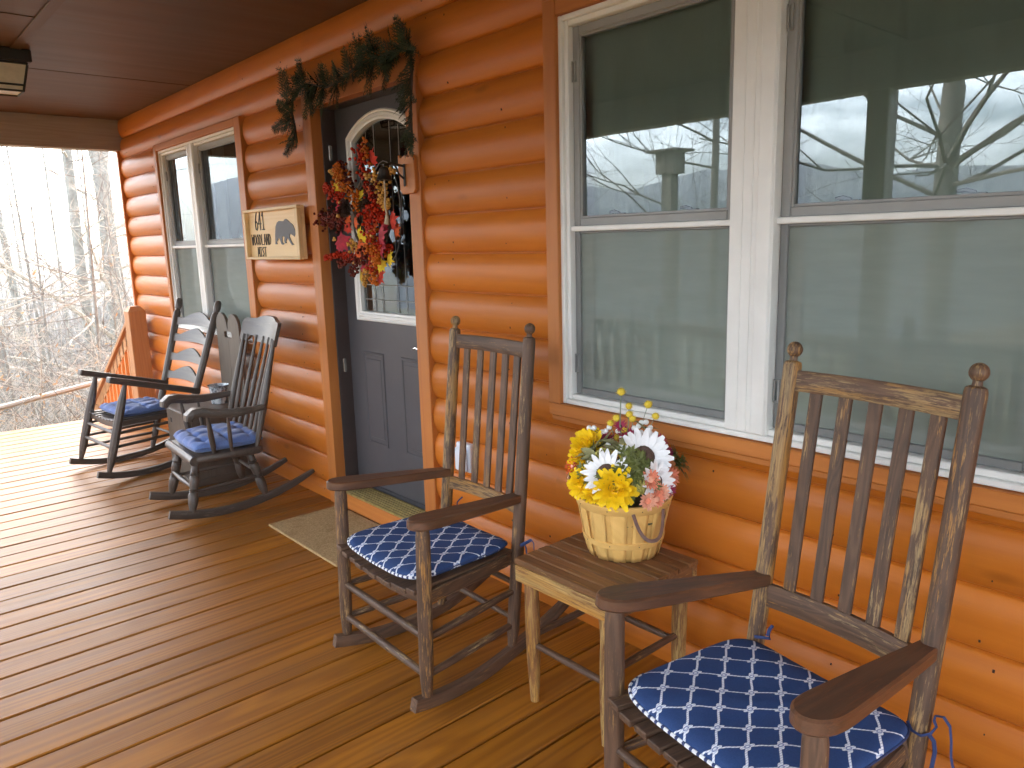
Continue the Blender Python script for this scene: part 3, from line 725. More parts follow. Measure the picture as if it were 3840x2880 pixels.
fr = thing('rail_fence', (-9.2, -1.2, -1.1), 0, 'weathered grey rail fence just beyond the end of the deck', 'fence')
for y0, z0, y1, z1 in ((-2.9, .64, 2.2, 1.36), (-2.9, .22, 2.2, .94)):
    b = MB(); n = 9; b.tube([V(.02 * math.sin(i * 1.3), y0 + (y1 - y0) * i / n, z0 + (z1 - z0) * i / n + .006 * math.sin(i * 2.2)) for i in range(n + 1)], [(.030, .048)] * (n + 1), 8, wob=.08); b.build('rail', 'gray_wood', fr)
for y, t in ((-2.6, .80), (2.1, 1.5)):
    b = MB(); b.tube([V(0, y, -.4), V(.01, y, t)], .05, 8, wob=.06); b.build('post', 'gray_wood', fr)

# ------------------------------------------------------------------ ceiling lamp
lp = thing('ceiling_lamp', (-5.34, -1.215, CEIL), 0, 'square black porch ceiling lamp with cream glass panes', 'lamp')
b = MB(); b.box(-.14, .14, -.14, .14, -.07, -.001, b=.006); b.box(-.12, .12, -.12, .12, -.082, -.0705, b=.003); b.build('canopy', 'lamp_metal', lp)
def frustum(b, h0, h1, z0, z1, m=0, capb=True):
    vs = [V(sx * h, sy_ * h, z) for h, z in ((h0, z0), (h1, z1)) for sx, sy_ in ((-1, -1), (1, -1), (1, 1), (-1, 1))]
    b.add(vs, [(i, (i + 1) % 4, 4 + (i + 1) % 4, 4 + i) for i in range(4)] + ([(3, 2, 1, 0)] if capb else []), [(p.x, p.y, p.z) for p in vs], m)
b = MB(); frustum(b, .085, .115, -.22, -.0825); b.build('glass', 'lamp_glass', lp)
b = MB()
for sx, sy_ in ((-1, -1), (1, -1), (1, 1), (-1, 1)): b.tube([V(sx * .086, sy_ * .086, -.222), V(sx * .116, sy_ * .116, -.083)], .007, 6)
for a in range(4):
    q = [(-1, -1), (1, -1), (1, 1), (-1, 1)]; p0, p1 = q[a], q[(a + 1) % 4]
    for h_, z in ((.086, -.222), (.092, -.19)): b.tube([V(p0[0] * h_, p0[1] * h_, z), V(p1[0] * h_, p1[1] * h_, z)], .006, 6)
b.build('cage', 'lamp_metal', lp)

# ------------------------------------------------------------------ door mat
b = MB(); b.box(0, .76, 0, .435, 0, .014, axis=0, b=.005); mt = b.build('door_mat', 'coir'); mt.location = (-3.895, -.495, .002)
tag(mt, 'tan coir door mat with a stained corner on the deck before the door', 'doormat')

# ------------------------------------------------------------------ house sign
SG = (-4.815, -.072, 1.445); sg = thing('house_sign', SG, 0, 'carved wooden address sign with a grey bear hanging beside the front door', 'sign')
W_, H_ = .752, .302
b = MB(); b.box(.0, W_, .0, .022, 0, H_, axis=0); b.build('board', 'sign_wood', sg)
b = MB(); b.box(0, W_, -.028, -.0005, H_ - .016, H_ + .002, axis=0); b.box(0, W_, -.028, -.0005, -.002, .014, axis=0); b.box(-.002, .026, -.0275, -.0005, .0145, H_ - .0165, axis=2); b.box(W_ - .036, W_ + .002, -.0275, -.0005, .0145, H_ - .0165, axis=2); b.build('frame', 'sign_wood', sg)
STROKE = {'6': [[(.8, 1), (.45, .8), (.12, .45), (.06, .22), (.2, .03), (.6, 0), (.9, .15), (.88, .36), (.55, .46), (.15, .38)]], '4': [[(.72, 0), (.72, 1), (.05, .33), (.98, .33)]], '1': [[(.2, .78), (.55, 1), (.55, 0)], [(.15, 0), (.92, 0)]],
 'W': [[(0, 1), (.25, 0), (.5, .75), (.75, 0), (1, 1)]], 'O': [[(.5, 1), (.1, .75), (.05, .3), (.4, 0), (.85, .15), (.95, .65), (.5, 1)]], 'D': [[(.12, 0), (.12, 1), (.6, .92), (.95, .55), (.7, .1), (.12, 0)]], 'L': [[(.15, 1), (.15, 0), (.9, .02)]],
 'A': [[(0, 0), (.5, 1), (1, 0)], [(.2, .35), (.8, .35)]], 'N': [[(.08, 0), (.08, 1), (.9, 0), (.9, 1)]], 'M': [[(.0, 0), (.12, 1), (.5, .3), (.88, 1), (1, 0)]], 'I': [[(.5, 0), (.5, 1)], [(.15, 1), (.85, 1)], [(.15, 0), (.85, 0)]], 'S': [[(.9, .9), (.5, 1), (.12, .78), (.5, .52), (.88, .27), (.5, 0), (.1, .12)]], 'T': [[(.5, 0), (.5, 1)], [(0, 1), (1, 1)]]}
def write(b, word, x0, x1, z0, z1, th):
    n = len(word); cw = (x1 - x0) / n
    for i, ch in enumerate(word):
        for st_ in STROKE[ch]:
            P = [V(x0 + (i + .08 + .80 * px) * cw, 0, z0 + (z1 - z0) * pz) for px, pz in st_]
            for p, q in zip(P, P[1:]):
                d = (q - p).normalized(); e = d * th * .5; b.bar(p - e, q + e, th * (1.25 if abs(d.z) > .7 else .9), .003, (d.z, 0, -d.x), b=.0004)
def lettering(name, word, x0, x1, z0, z1, th):
    b = MB(); write(b, word, x0 + .0, x1, z0, z1, th); o = b.build(name, 'sign_ink', sg); o.location = (0, -.0012, 0)
lettering('number', '641', .118, .262, .180, .287, .0075)
lettering('name_text', 'WOODLAND', .050, .335, .088, .150, .0050)
lettering('name_text', 'MIST', .128, .256, .018, .072, .0055)
bear = [(-4.422,1.533),(-4.415,1.588),(-4.402,1.636),(-4.381,1.658),(-4.353,1.668),(-4.289,1.665),(-4.275,1.674),(-4.255,1.676),(-4.226,1.665),(-4.209,1.655),(-4.183,1.645),(-4.169,1.637),(-4.162,1.626),(-4.149,1.610),(-4.141,1.586),(-4.157,1.583),(-4.160,1.573),(-4.179,1.580),(-4.214,1.592),(-4.227,1.576),(-4.209,1.551),(-4.196,1.537),(-4.175,1.529),(-4.201,1.525),(-4.226,1.543),(-4.253,1.569),(-4.279,1.546),(-4.268,1.538),(-4.294,1.537),(-4.298,1.555),(-4.290,1.574),(-4.322,1.578),(-4.325,1.544),(-4.301,1.534),(-4.324,1.529),(-4.342,1.536),(-4.360,1.565),(-4.378,1.571),(-4.384,1.557),(-4.406,1.546),(-4.394,1.533)]
b = MB(); b.prism([(x - SG[0], z - SG[2]) for x, z in bear], .003, Matrix.Translation(V(0, -.0005, 0)) @ Matrix.Rotation(R(90), 4, 'X'), b=0); b.build('bear_silhouette', 'bear_paint', sg)

# ------------------------------------------------------------------ bell on its bracket board
bl = thing('door_bell', (-2.985, -.043, 1.83), 0, 'small iron bell with a twine pull on an orange board beside the front door', 'bell')
b = MB(); out_ = [(-.075, -.072), (-.06, -.088), (.03, -.088), (.048, -.07), (.045, .06), (.03, .082), (.0, .074), (-.03, .086), (-.06, .074), (-.082, .088), (-.085, .03), (-.078, -.02)]
b.prism(out_, .022, Matrix.Translation(V(0, -.0005, 0)) @ Matrix.Rotation(R(90), 4, 'X'), b=.003, axis=1); b.build('board', 'trim_stain', bl)
b = MB(); b.bar(V(-.03, -.026, -.055), V(-.03, -.026, .045), .016, .006); b.tube([V(-.03, -.03, .035), V(-.03, -.09, .045), V(-.03, -.135, .035)], .006, 6); b.tube([V(-.03, -.03, -.02), V(-.03, -.055, .0), V(-.03, -.075, .04)], .005, 6); b.build('bracket', 'iron', bl)
b = MB(); b.lathe([(.0, .0), (.012, 0), (.02, -.006), (.024, -.02), (.027, -.038), (.034, -.052), (.040, -.058), (.037, -.059), (.030, -.05), (.022, -.03), (.0, -.012)], c=(-.03, -.135, .028), n=20); b.build('bell', 'iron', bl)
b = MB(); b.tube([V(-.03 + .004 * math.sin(i), -.135 + .003 * math.cos(i * 1.7), .0 - .025 * i) for i in range(10)], [.004] * 8 + [.009, .011], 6, wob=.2); b.build('pull', 'rope_twine', bl)

# ------------------------------------------------------------------ cedar garland over the door
gd = thing('cedar_garland', (-3.45, -.09, 2.33), 0, 'dark cedar garland draped over the top of the front door casing', 'garland')
G0 = V(-3.45, -.09, 2.33)
def frond(b, p, d, ln, rnd, m=0, droop=.5):
    """flat cedar spray: a stem with overlapping scaly side sprigs"""
    p = Vector(p); d = Vector(d).normalized(); n = V(rnd.uniform(-.5, .5), -1, rnd.uniform(-.3, .5)).normalized(); k = max(4, int(ln / .016)); q = p.copy()
    for i in range(k):
        t = i / k; d = (d + V(0, 0, -droop * .07)).normalized(); q2 = q + d * ln / k; s = d.cross(n).normalized()
        b.petal(q, d, n, ln / k * 1.7, .0055 * (1 - t * .5), 0, m)
        for sg_ in (-1, 1):
            L_ = ln * .42 * (1 - t * .75) * rnd.uniform(.6, 1.1); dd = (d * .75 + s * sg_ * .8 + n * rnd.uniform(-.25, .25) + V(0, 0, -.15)).normalized(); r = q + V(0, 0, 0)
            kk = max(2, int(L_ / .015))
            for j in range(kk):
                dd = (dd + d * .08 + V(0, 0, -.04)).normalized(); ss = dd.cross(n).normalized(); w_ = .0058 * (1 - j / kk * .5)
                b.petal(r, dd, n, L_ / kk * 1.8, w_, .1, m, seg=2)
                if j: 
                    for sg2 in (-1, 1): b.petal(r, (dd + ss * sg2 * .9), n, L_ / kk * 1.5, w_ * .8, .1, m, seg=2)
                r = r + dd * L_ / kk
        q = q2
def build_garland():
    rnd = random.Random(5); b = MB(); tw = MB()
    path = [(-4.02,2.075),(-4.03,2.16),(-4.055,2.235),(-4.036,2.305),(-3.93,2.35),(-3.874,2.356),(-3.75,2.33),(-3.647,2.307),(-3.54,2.31),(-3.449,2.33),(-3.300,2.36),(-3.164,2.36),(-3.035,2.36),(-2.95,2.35),(-2.895,2.33),(-2.89,2.26),(-2.905,2.18),(-2.915,2.10),(-2.915,2.02),(-2.914,1.955)]
    P = [V(x, -.085, z) - G0 for x, z in path]; tw.tube(P, .006, 6, wob=.2); tw.build('stem', 'vine_wood', gd)
    for i in range(len(P) - 1):
        seg = P[i + 1] - P[i]; d0 = seg.normalized(); n = max(2, int(seg.length / .011))
        vert = abs(d0.z) > .8
        for k in range(n):
            p = P[i] + seg * (k + rnd.random()) / n; up = V(0, 0, 1) if not vert else V(1 if P[i].x > 0 else -1, 0, 0)
            if vert: d = V(rnd.uniform(-.75, .75), rnd.uniform(-.8, -.05), rnd.uniform(-1, -.1)); ln = rnd.uniform(.05, .11)
            else: d = V(rnd.uniform(-.8, .8), rnd.uniform(-.8, -.0), rnd.choice([1, 1, -1, -1]) * rnd.uniform(.2, 1)); ln = rnd.uniform(.06, .125)
            frond(b, p, d, ln, rnd)
    for x, z, dx, dz, ln in ((-4.03,2.19,-.22,-.01,.2),(-4.04,2.24,-.2,.12,.16),(-4.05,2.30,0,.2,.17),(-4.01,2.1,-.15,-.1,.16),(-3.86,2.36,.02,.13,.15),(-3.78,2.33,-.03,-.16,.16),(-3.66,2.3,-.01,-.1,.13),(-3.52,2.3,.0,-.1,.13),(-3.40,2.34,-.01,.12,.12),(-3.27,2.38,.02,.12,.12),(-3.19,2.35,.0,-.16,.17),(-3.04,2.34,0,-.14,.15),(-2.89,2.35,.0,.14,.13),(-2.9,2.34,.12,-.03,.12),(-2.91,2.0,0,-.1,.12),(-3.16,2.38,-.03,.12,.12)):
        for k in range(3): frond(b, V(x, -.1, z) - G0, V(dx + rnd.uniform(-.03, .03), rnd.uniform(-.06, .0), dz), ln * rnd.uniform(.8, 1.05), rnd, droop=.2)
    b.build('greenery', 'cedar_green', gd, flat=True)
build_garland()

# ------------------------------------------------------------------ autumn wreath on the door light
WR0 = V(-3.50, .045, 1.66)
wr = thing('autumn_wreath', tuple(WR0), 0, 'autumn wreath of red berries, maple leaves and pine cones on the front door', 'wreath')
def build_wreath():
    rnd = random.Random(11); b = MB()
    for k in range(7):
        pts = []; ph = rnd.uniform(0, 6.28)
        for i in range(37): a = 2 * math.pi * i / 36; r = .165 + .022 * math.sin(3 * a + ph) + .008 * math.sin(7 * a + ph); pts.append(V(r * math.cos(a) * .82, -.01 + .018 * math.cos(3 * a + ph + k), r * math.sin(a) * 1.12))
        b.tube(pts, .0055, 6, wob=.15)
    b.build('vine_ring', 'vine_wood', wr)
    def spray(p0, p1, m, r, dens, wd):
        s = MB(); p0 = V(p0[0], .028, p0[1]) - WR0; p1 = V(p1[0], rnd.uniform(-.03, .03), p1[1]) - WR0; ln = (p1 - p0).length; mid = (p0 + p1) / 2 + V(rnd.uniform(-.015, .015), -.03, rnd.uniform(-.01, .02))
        cv = lambda t: p0 * (1 - t) ** 2 + mid * 2 * t * (1 - t) + p1 * t * t
        s.tube([cv(i / 8) for i in range(9)], .0018, 5, m=1)
        for i in range(max(14, int(ln * dens))):
            t = rnd.random() ** .8; ww = wd * (.35 + .9 * math.sin(math.pi * min(1, .12 + t * .82))); p = cv(t); o = V(rnd.gauss(0, .5), rnd.gauss(-.35, .5), rnd.gauss(0, .5)) * ww; s.ball(p + o, r * rnd.uniform(.75, 1.2), 7)
        s.build('berry_spray', [m, 'twig_brown'], wr)
    SP = [((-3.481,1.80),(-3.464,2.004),'berry_red',330,.032),((-3.44,1.90),(-3.416,2.033),'berry_amber',150,.015),((-3.604,1.801),(-3.746,1.951),'berry_dark',260,.026),((-3.62,1.76),(-3.70,1.93),'berry_amber',420,.036),((-3.671,1.80),(-3.843,1.919),'berry_gold',120,.013),((-3.66,1.72),(-3.893,1.845),'berry_red',300,.025),
     ((-3.430,1.83),(-3.216,1.863),'berry_gold',330,.024),((-3.40,1.846),(-3.354,1.72),'berry_dark',420,.042),((-3.320,1.80),(-3.234,1.681),'berry_gold',280,.024),((-3.404,1.78),(-3.307,1.63),'berry_red',420,.04),((-3.689,1.64),(-4.01,1.654),'berry_dark',330,.032),((-3.70,1.655),(-3.957,1.69),'berry_dark',260,.030),((-3.44,1.56),(-3.39,1.70),'berry_red',420,.036),((-3.44,1.58),(-3.413,1.44),'berry_amber',480,.034),((-3.46,1.50),(-3.30,1.497),'berry_red',380,.030),
     ((-3.58,1.46),(-3.917,1.450),'berry_red',210,.017),((-3.62,1.46),(-3.80,1.405),'berry_dark',200,.018),((-3.58,1.48),(-3.66,1.53),'berry_gold',300,.026),((-3.516,1.50),(-3.504,1.42),'berry_dark',420,.036),((-3.466,1.43),(-3.547,1.310),'berry_gold',260,.016),((-3.450,1.42),(-3.390,1.317),'berry_amber',280,.017),((-3.44,1.44),(-3.43,1.36),'berry_red',380,.026),((-3.56,1.47),(-3.62,1.365),'berry_dark',330,.028),((-3.38,1.48),(-3.345,1.42),'berry_amber',300,.024),((-3.56,1.78),(-3.50,1.70),'berry_amber',260,.03)]
    for p0, p1, m, dens, wd in SP: spray(p0, p1, m, (.0082), dens * 1.6, wd * 1.06)
    s = MB()
    for x, z, r in ((-3.747,1.672,.012),(-3.692,1.706,.011),(-3.721,1.740,.010),(-3.433,1.846,.011),(-3.446,1.862,.011),(-3.808,1.556,.008),(-3.798,1.548,.008),(-3.816,1.546,.008),(-3.422,1.431,.011),(-3.614,1.422,.009),(-3.437,1.540,.012),(-3.42,1.56,.011)): s.ball(V(x, -.015, z) - WR0, r, 10)
    s.build('gold_berries', 'berry_gold', wr)
    LEAF = [(0, 0), (.10, -.16), (.34, -.28), (.30, -.10), (.62, -.22), (.56, -.06), (.72, -.05), (1.0, 0), (.72, .05), (.56, .06), (.62, .22), (.30, .10), (.34, .28), (.10, .16)]
    MAPLE = [(0, 0), (.04, -.10), (-.06, -.36), (.14, -.30), (.26, -.50), (.36, -.34), (.62, -.46), (.56, -.26), (.74, -.20), (.70, -.08), (1.0, 0), (.70, .08), (.74, .20), (.56, .26), (.62, .46), (.36, .34), (.26, .50), (.14, .30), (-.06, .36), (.04, .10)]
    def leaf(x, z, ang, size, m, y=.0):
        size *= .9; y += .012
        s = MB(); n = len(MAPLE); a = R(ang); tl = rnd.uniform(-.5, .5); vs = []; c = V(x, y, z) - WR0
        def put(u, v_):
            q = V(u * math.cos(a) - v_ * math.sin(a), 0, u * math.sin(a) + v_ * math.cos(a)) * size; q.y = -.10 * size * (1 - (v_ * 2) ** 2) * 1.2 + tl * v_ * size * .5 - .12 * size * math.sin(u * 3); return c + q
        ctr = [put(.06 + t * .8, 0) for t in (0, .3, .6, .9)]
        vs = [put(u - .2, v_) for u, v_ in MAPLE] + [put(.12, 0)]
        s.add(vs, [(i, (i + 1) % n, n) for i in range(n)], vs); s.build('leaf', m, wr, sharp=180)
    for a in [(-3.55,1.55,75,.10,'leaf_yellow'),(-3.48,1.60,50,.085,'leaf_yellow'),(-3.74,1.55,250,.135,'leaf_wine'),(-3.69,1.648,110,.10,'leaf_orange'),(-3.61,1.632,-10,.085,'leaf_orange'),(-3.552,1.508,265,.12,'leaf_orange'),(-3.33,1.555,15,.14,'leaf_wine',-.02),(-3.34,1.52,290,.12,'leaf_wine',-.01),(-3.25,1.625,15,.125,'leaf_red'),(-3.22,1.588,-40,.09,'leaf_orange'),(-3.365,1.424,250,.09,'leaf_yellow'),(-3.30,1.448,-15,.105,'leaf_yellow'),(-3.594,1.43,80,.08,'leaf_yellow'),(-3.531,1.409,250,.085,'leaf_wine'),(-3.578,1.372,285,.085,'leaf_yellow'),(-3.40,1.36,-30,.11,'leaf_red'),
     (-3.755,1.885,100,.09,'leaf_yellow'),(-3.765,1.83,200,.075,'leaf_yellow'),(-3.54,1.77,275,.12,'leaf_yellow'),(-3.46,1.79,250,.105,'leaf_orange'),(-3.40,1.93,60,.10,'leaf_red'),(-3.75,1.72,230,.08,'leaf_wine'),(-3.50,1.59,20,.09,'leaf_red'),(-3.68,1.61,200,.07,'leaf_red'),(-3.33,1.60,60,.08,'leaf_wine'),(-3.42,1.62,300,.09,'leaf_orange')]: leaf(*a)
    for x, z, ang in ((-3.638,1.712,-68),(-3.429,1.722,-80)):
        s = MB(); ax = V(math.cos(R(ang)), -.35, math.sin(R(ang))).normalized(); x1 = ax.orthogonal().normalized(); y1 = ax.cross(x1); c = V(x, -.035, z) - WR0
        for i in range(66):
            t = i / 65; a = i * 2.399; r = .034 * math.sin(math.pi * (.12 + .85 * t)) + .004; p = c + ax * (t - .5) * .105; d = x1 * math.cos(a) + y1 * math.sin(a)
            s.petal(p + d * r * .35, d * .9 + ax * (.75 - t * .4) * -1 * -.6, ax, r * .95, .018, .3, seg=3, tip=.5)
        s.tube([c - ax * .05, c + ax * .05], .016, 8); s.build('pine_cone', 'cone_brown', wr, flat=True)
build_wreath()
# ------------------------------------------------------------------ cushions
def loop_outline(hf, hr, yf, yr, n=88, p=6.0):
    """rounded trapezoid seen from above; front edge at -yf (the sitter's front), rear at +yr"""
    o = []
    for i in range(n):
        a = 2 * math.pi * i / n; c, s = math.cos(a), math.sin(a); u = math.copysign(abs(c) ** (2 / p), c); v_ = math.copysign(abs(s) ** (2 / p), s)
        y = (yr - yf) / 2 * 1 + v_ * (yf + yr) / 2; t = (y + yf) / (yf + yr); o.append(V(u * (hf + (hr - hf) * t), y, 0))
    return o
def seat_cushion(name, chair, z, th, hf, hr, yf, yr, label, grp):
    t = thing(name, (chair.location.x, chair.location.y, 0), chair.rotation_euler.z, label, 'cushion', grp)
    O = loop_outline(hf, hr, yf, yr); n = len(O); c = V(0, (yr - yf) / 2, 0); b = MB(); vs = []; S_ = [0, .15, .3, .45, .58, .7, .8, .88, .94, .98, 1.0]
    rows = [(s, th * (.50 + .5 * (1 - s ** 5) ** .5)) for s in S_] + [(s, th * (.5 - .5 * (1 - s ** 9) ** .5)) for s in S_[::-1][1:]]
    for s, h in rows:
        for p in O:
            q = c + (p - c) * s; vs.append(V(q.x, q.y, z + h - .018 * (1 - min(1, (q.x / hf) ** 2)) * (1 if s < 1 else .9) + .004 * math.sin(q.x * 31 + 1) * math.sin(q.y * 27) * (1 - s ** 3)))
    fs = []
    for i in range(len(rows) - 1):
        for j in range(n): a, d = i * n + j, i * n + (j + 1) % n; fs.append((a, a + n, d + n, d))
    b.add(vs, fs, vs); b.build('pad', 'net_cloth', t, sharp=180)
    pts = []
    for i in range(n + 1): p = O[i % n]; q = c + (p - c) * 1.006; pts.append(V(q.x, q.y, z + th * .47 - .016 * (1 - min(1, (q.x / hf) ** 2))))
    fr_ = [p for p in pts if p.y < -yf + .10]; fr_.sort(key=lambda p: p.x); b = MB(); b.tube(fr_, .0045, 6); b.build('piping', 'rope_piping', t)
    b = MB(); b.tube(pts, .0022, 6, caps=False); b.build('seam', 'navy_tie', t)
    return t
def tie(t, pts, w_=.006):
    b = MB(); b.tube(pts, [(w_, .0018)] * len(pts), 6); b.build('tie', 'navy_tie', t)
def tufted_cushion(name, chair, z, th, hw, yf, yr, label, grp, nx=3, ny=3, hwr=None):
    hwr = hwr or hw
    t = thing(name, (chair.location.x, chair.location.y, 0), chair.rotation_euler.z, label, 'cushion', grp)
    n = 56; b = MB(); vs = []; tx = [(-1 + (2 * i + 1) / nx) * .95 for i in range(nx)]; ty = [(-1 + (2 * i + 1) / ny) * .95 for i in range(ny)]
    def surf(u, v_):
        e = (1 - abs(u) ** 7) * (1 - abs(v_) ** 7); e = max(0, e) ** .5; h = th * (.45 + .55 * e)
        dmin = 0
        for a in tx:
            for c in ty: d2 = ((u - a) * nx) ** 2 + ((v_ - c) * ny) ** 2; dmin += math.exp(-d2 / .10)
        crease = 0
        for a in tx: crease += math.exp(-((u - a) * nx / .16) ** 2)
        for c in ty: crease += math.exp(-((v_ - c) * ny / .16) ** 2)
        return h - e * th * (.46 * min(1, dmin) + .13 * min(1.3, crease)) + .003 * math.sin(u * 13 + v_ * 7)
    for top in (1, 0):
        for i in range(n + 1):
            for j in range(n + 1):
                u, v_ = -1 + 2 * i / n, -1 + 2 * j / n; cu = u * math.sqrt(1 - .10 * v_ * v_); cv = v_ * math.sqrt(1 - .10 * u * u); hh = hw + (hwr - hw) * (v_ + 1) / 2
                zz = surf(u, v_) if top else th * .45 * (1 - ((1 - abs(u) ** 9) * (1 - abs(v_) ** 9)) ** .5)
                vs.append(V(cu * hh, (yr - yf) / 2 + cv * (yr + yf) / 2, z + zz))
    m_ = (n + 1) * (n + 1); fs = []
    for i in range(n):
        for j in range(n): a = i * (n + 1) + j; fs.append((a, a + n + 1, a + n + 2, a + 1)); fs.append((m_ + a, m_ + a + 1, m_ + a + n + 2, m_ + a + n + 1))
    b.add(vs, fs, vs); b.build('pad', 'denim', t, sharp=180); return t

# ------------------------------------------------------------------ the slat-back rockers (a matching pair, each with its own wear)
def lerp(a, c, t): return a + (c - a) * t
def slat_rocker(loc, rz, S, label, grp, wear):
    t = thing('slat_back_rocker', loc, rz, label, 'rocking chair', grp); CW = 'chair_wood'
    post = lambda s, z: V(s * lerp(S['wb'], S['wt'], (z - S['zR']) / (S['zT'] - S['zR'])), -lerp(S['yR'], S['yT'], (z - S['zR']) / (S['zT'] - S['zR'])), z)
    front = lambda s, z: V(s * S['wf'], -lerp(S['yF'], S['yFt'], (z - S['zF']) / (S['zA'] - S['zF'])), z)
    r0 = S['pr']
    for s in (-1, 1):
        wv = wear['post'][0 if s < 0 else 1]
        b = MB(); zs = [S['zR'] - .004, S['zR'] + .02, S['zR'] + .06, .45, .7, 1.0, S['zT'] - .042, S['zT'] - .032, S['zT'] - .028]; rr = [.7, .8, 1, 1.02, 1.03, 1, 1, .9, .6]
        b.tube([post(s, z) for z in zs], [r0 * q for q in rr], 16, wear=wv, up=(1, 0, 0)); p = b.build('rear_post', CW, t)
        b = MB(); q = post(s, S['zT']); ax = (post(s, 1.2) - post(s, .8)).normalized(); M = Matrix.Translation(q) @ ax.to_track_quat('Z', 'Y').to_matrix().to_4x4(); k = S['br']
        b.lathe([(.006, -.034), (k * .55, -.030), (k * .5, -.024)] + [(k * math.cos(a), k * math.sin(a) * 1.03) for a in [R(x) for x in (-62, -45, -25, -5, 15, 35, 52, 68, 80, 89)]], M=M, n=20, wear=wv * .9); b.build('finial', CW, p)
        b = MB(); zz = [S['zF'] - .004, S['zF'] + .03, S['zF'] + .08, .35, .5, S['zA'] - .03, S['zA'] + .006]; b.tube([front(s, z) for z in zz], [S['fr'] * q for q in (.72, .85, 1, 1.03, 1.03, 1, .8)], 14, wear=wear['front'][0 if s < 0 else 1], up=(1, 0, 0)); b.build('front_leg', CW, t)
        # arm: rounded paddle from the rear post to beyond the front leg
        b = MB(); pr_ = post(s, S['zj']); pf = front(s, S['zA']); yb = pr_.y - .004; yf = pf.y - .058; th = .032
        xr = pr_.x - s * .004; xf = pf.x + s * .004; out_ = []
        half = lambda u: lerp(.021, .046, min(1, u * 1.25) ** .8)
        N_ = 14
        for i in range(N_ + 1):
            u = i / N_ * .86; out_.append((u, half(u)))
        for i in range(1, 10): a = R(90 - 18 * i * .97); out_.append((.86 + .14 * math.cos(a) * 1.0, .046 * math.sin(a)))
        out_ = [(u, w_) for u, w_ in out_]
        low = [(u, -w_) for u, w_ in out_[:N_ + 1]][::-1]
        ln = yb - yf; poly = [(u * ln, w_) for u, w_ in out_ + low]
        a0 = V(xr, yb, S['zj'] - .012); a1 = V(xf, yf, S['zA'] + .005); dx = (a1 - a0); dxn = dx.normalized(); upv = V(0, 0, 1); yv = upv.cross(dxn).normalized(); zv = dxn.cross(yv)
        M = Matrix(((dxn.x, yv.x, zv.x, a0.x), (dxn.y, yv.y, zv.y, a0.y), (dxn.z, yv.z, zv.z, a0.z), (0, 0, 0, 1)))
        b.prism(poly, th, M, b=.005, wear=wear['arm']); b.build('arm', 'arm_wood', t, sharp=24)
        # rocker
        b = MB(); n = 22; f0, Rr = S['rk']; fF, fB = S['rf'], S['rb']; pts = []; hs = []
        for i in range(n + 1):
            f = lerp(fF, fB, i / n); x = lerp(S['wf'], S['wb'], (fF - f) / (fF + .26)) if f > -.26 else S['wb']; h = .044 * (1 - .25 * max(0, (i / n - .7) / .3)); pts.append(V(s * x, -f, (f - f0) ** 2 / (2 * Rr) + h / 2 + .0015)); hs.append(h)
        b.rsweep(pts, .031, hs, (1, 0, 0), wear=wear['rocker']); b.build('rocker', CW, t)
        # side stretchers and the one under the seat
        for zf, zr in ((S['zs1'] - .005, S['zs1'] + .01), (S['zs2'] - .005, S['zs2'] + .01)):
            b = MB(); b.tube([front(s, zf), (front(s, zf) + post(s, zr)) / 2, post(s, zr)], [.0115, .0145, .0115], 9, wear=.2); b.build('stretcher', CW, t)
    for z in (S['zf1'], S['zf2']):
        b = MB(); b.tube([front(-1, z), V(0, front(1, z).y, z), front(1, z)], [.012, .015, .012], 10, wear=.25); b.build('stretcher', CW, t)
    for z in (.30, .17):
        b = MB(); b.tube([post(-1, z), V(0, post(1, z).y, z), post(1, z)], [.010, .0125, .010], 9, wear=.2); b.build('stretcher', CW, t)
    # back: bowed rails and five slats
    bow = .022; sl = V(0, -(S['yT'] - S['yR']), S['zT'] - S['zR']).normalized()
    def rail(z0, z1, wv):
        zc, h = (z0 + z1) / 2, z1 - z0; pts = []
        for i in range(9): u = -1 + 2 * i / 8; p = post(1, zc); pts.append(V(p.x * u * .97, p.y + bow * (1 - u * u), p.z))
        b = MB(); nrm = V(0, sl.z, -sl.y); n8 = len(pts); b.rsweep(pts, h / sl.z, .019, sl, wear=wv, b=.1); b.build('back_rail', CW, t)
    rail(S['tr2'], S['tr1'], wear['top']); rail(S['br2'], S['br1'], wear['low'])
    for i in range(5):
        u = (i - 2) / 2 * S['sp']; x = u * S['wt']; o = bow * (1 - u * u)
        p0, p1 = post(1, S['br1'] - .012), post(1, S['tr2'] + .012)
        b = MB(); b.bar(V(x * .98, p0.y + o, p0.z), V(x, p1.y + o, p1.z), S['sw'], .011, (1, 0, 0), b=.0025, wear=wear['slat'][i]); b.build('back_slat', CW, t)
    # seat of narrow slats on dished rails
    sz = S['sz']; dish = lambda u: -.030 * (1 - u * u)
    yfr, yre = front(1, sz).y - .034, post(1, sz).y - .02; b = MB(); n = 11
    for i in range(n):
        u = -1 + (2 * i + 1) / n; xa, xb = u * (S['wf'] - .008), u * (S['wb'] - .01); wd = 2 * S['wf'] / n - .007; b.bar(V(xa, yfr - .004 * (i % 2), sz - .007 + dish(u)), V(xb, yre, sz - .012 + dish(u)), wd, .017, (1, 0, -dish(u + .01) * 0), b=.002, wear=.1)
    b.build('seat', CW, t)
    b = MB()
    for y, hw in ((yfr + .05, S['wf']), (yre - .02, S['wb'])): b.rsweep([V(-hw + 2 * hw * i / 10, y, sz - .036 + dish(-1 + i / 5)) for i in range(11)], .022, .04, (0, 1, 0), wear=.2)
    for s in (-1, 1): b.bar(V(s * (S['wf'] - .004), yfr + .05, sz - .036), V(s * (S['wb'] - .004), yre - .03, sz - .036), .02, .045, (1, 0, 0), wear=.3)
    b.build('seat_rail', CW, t)
    return t
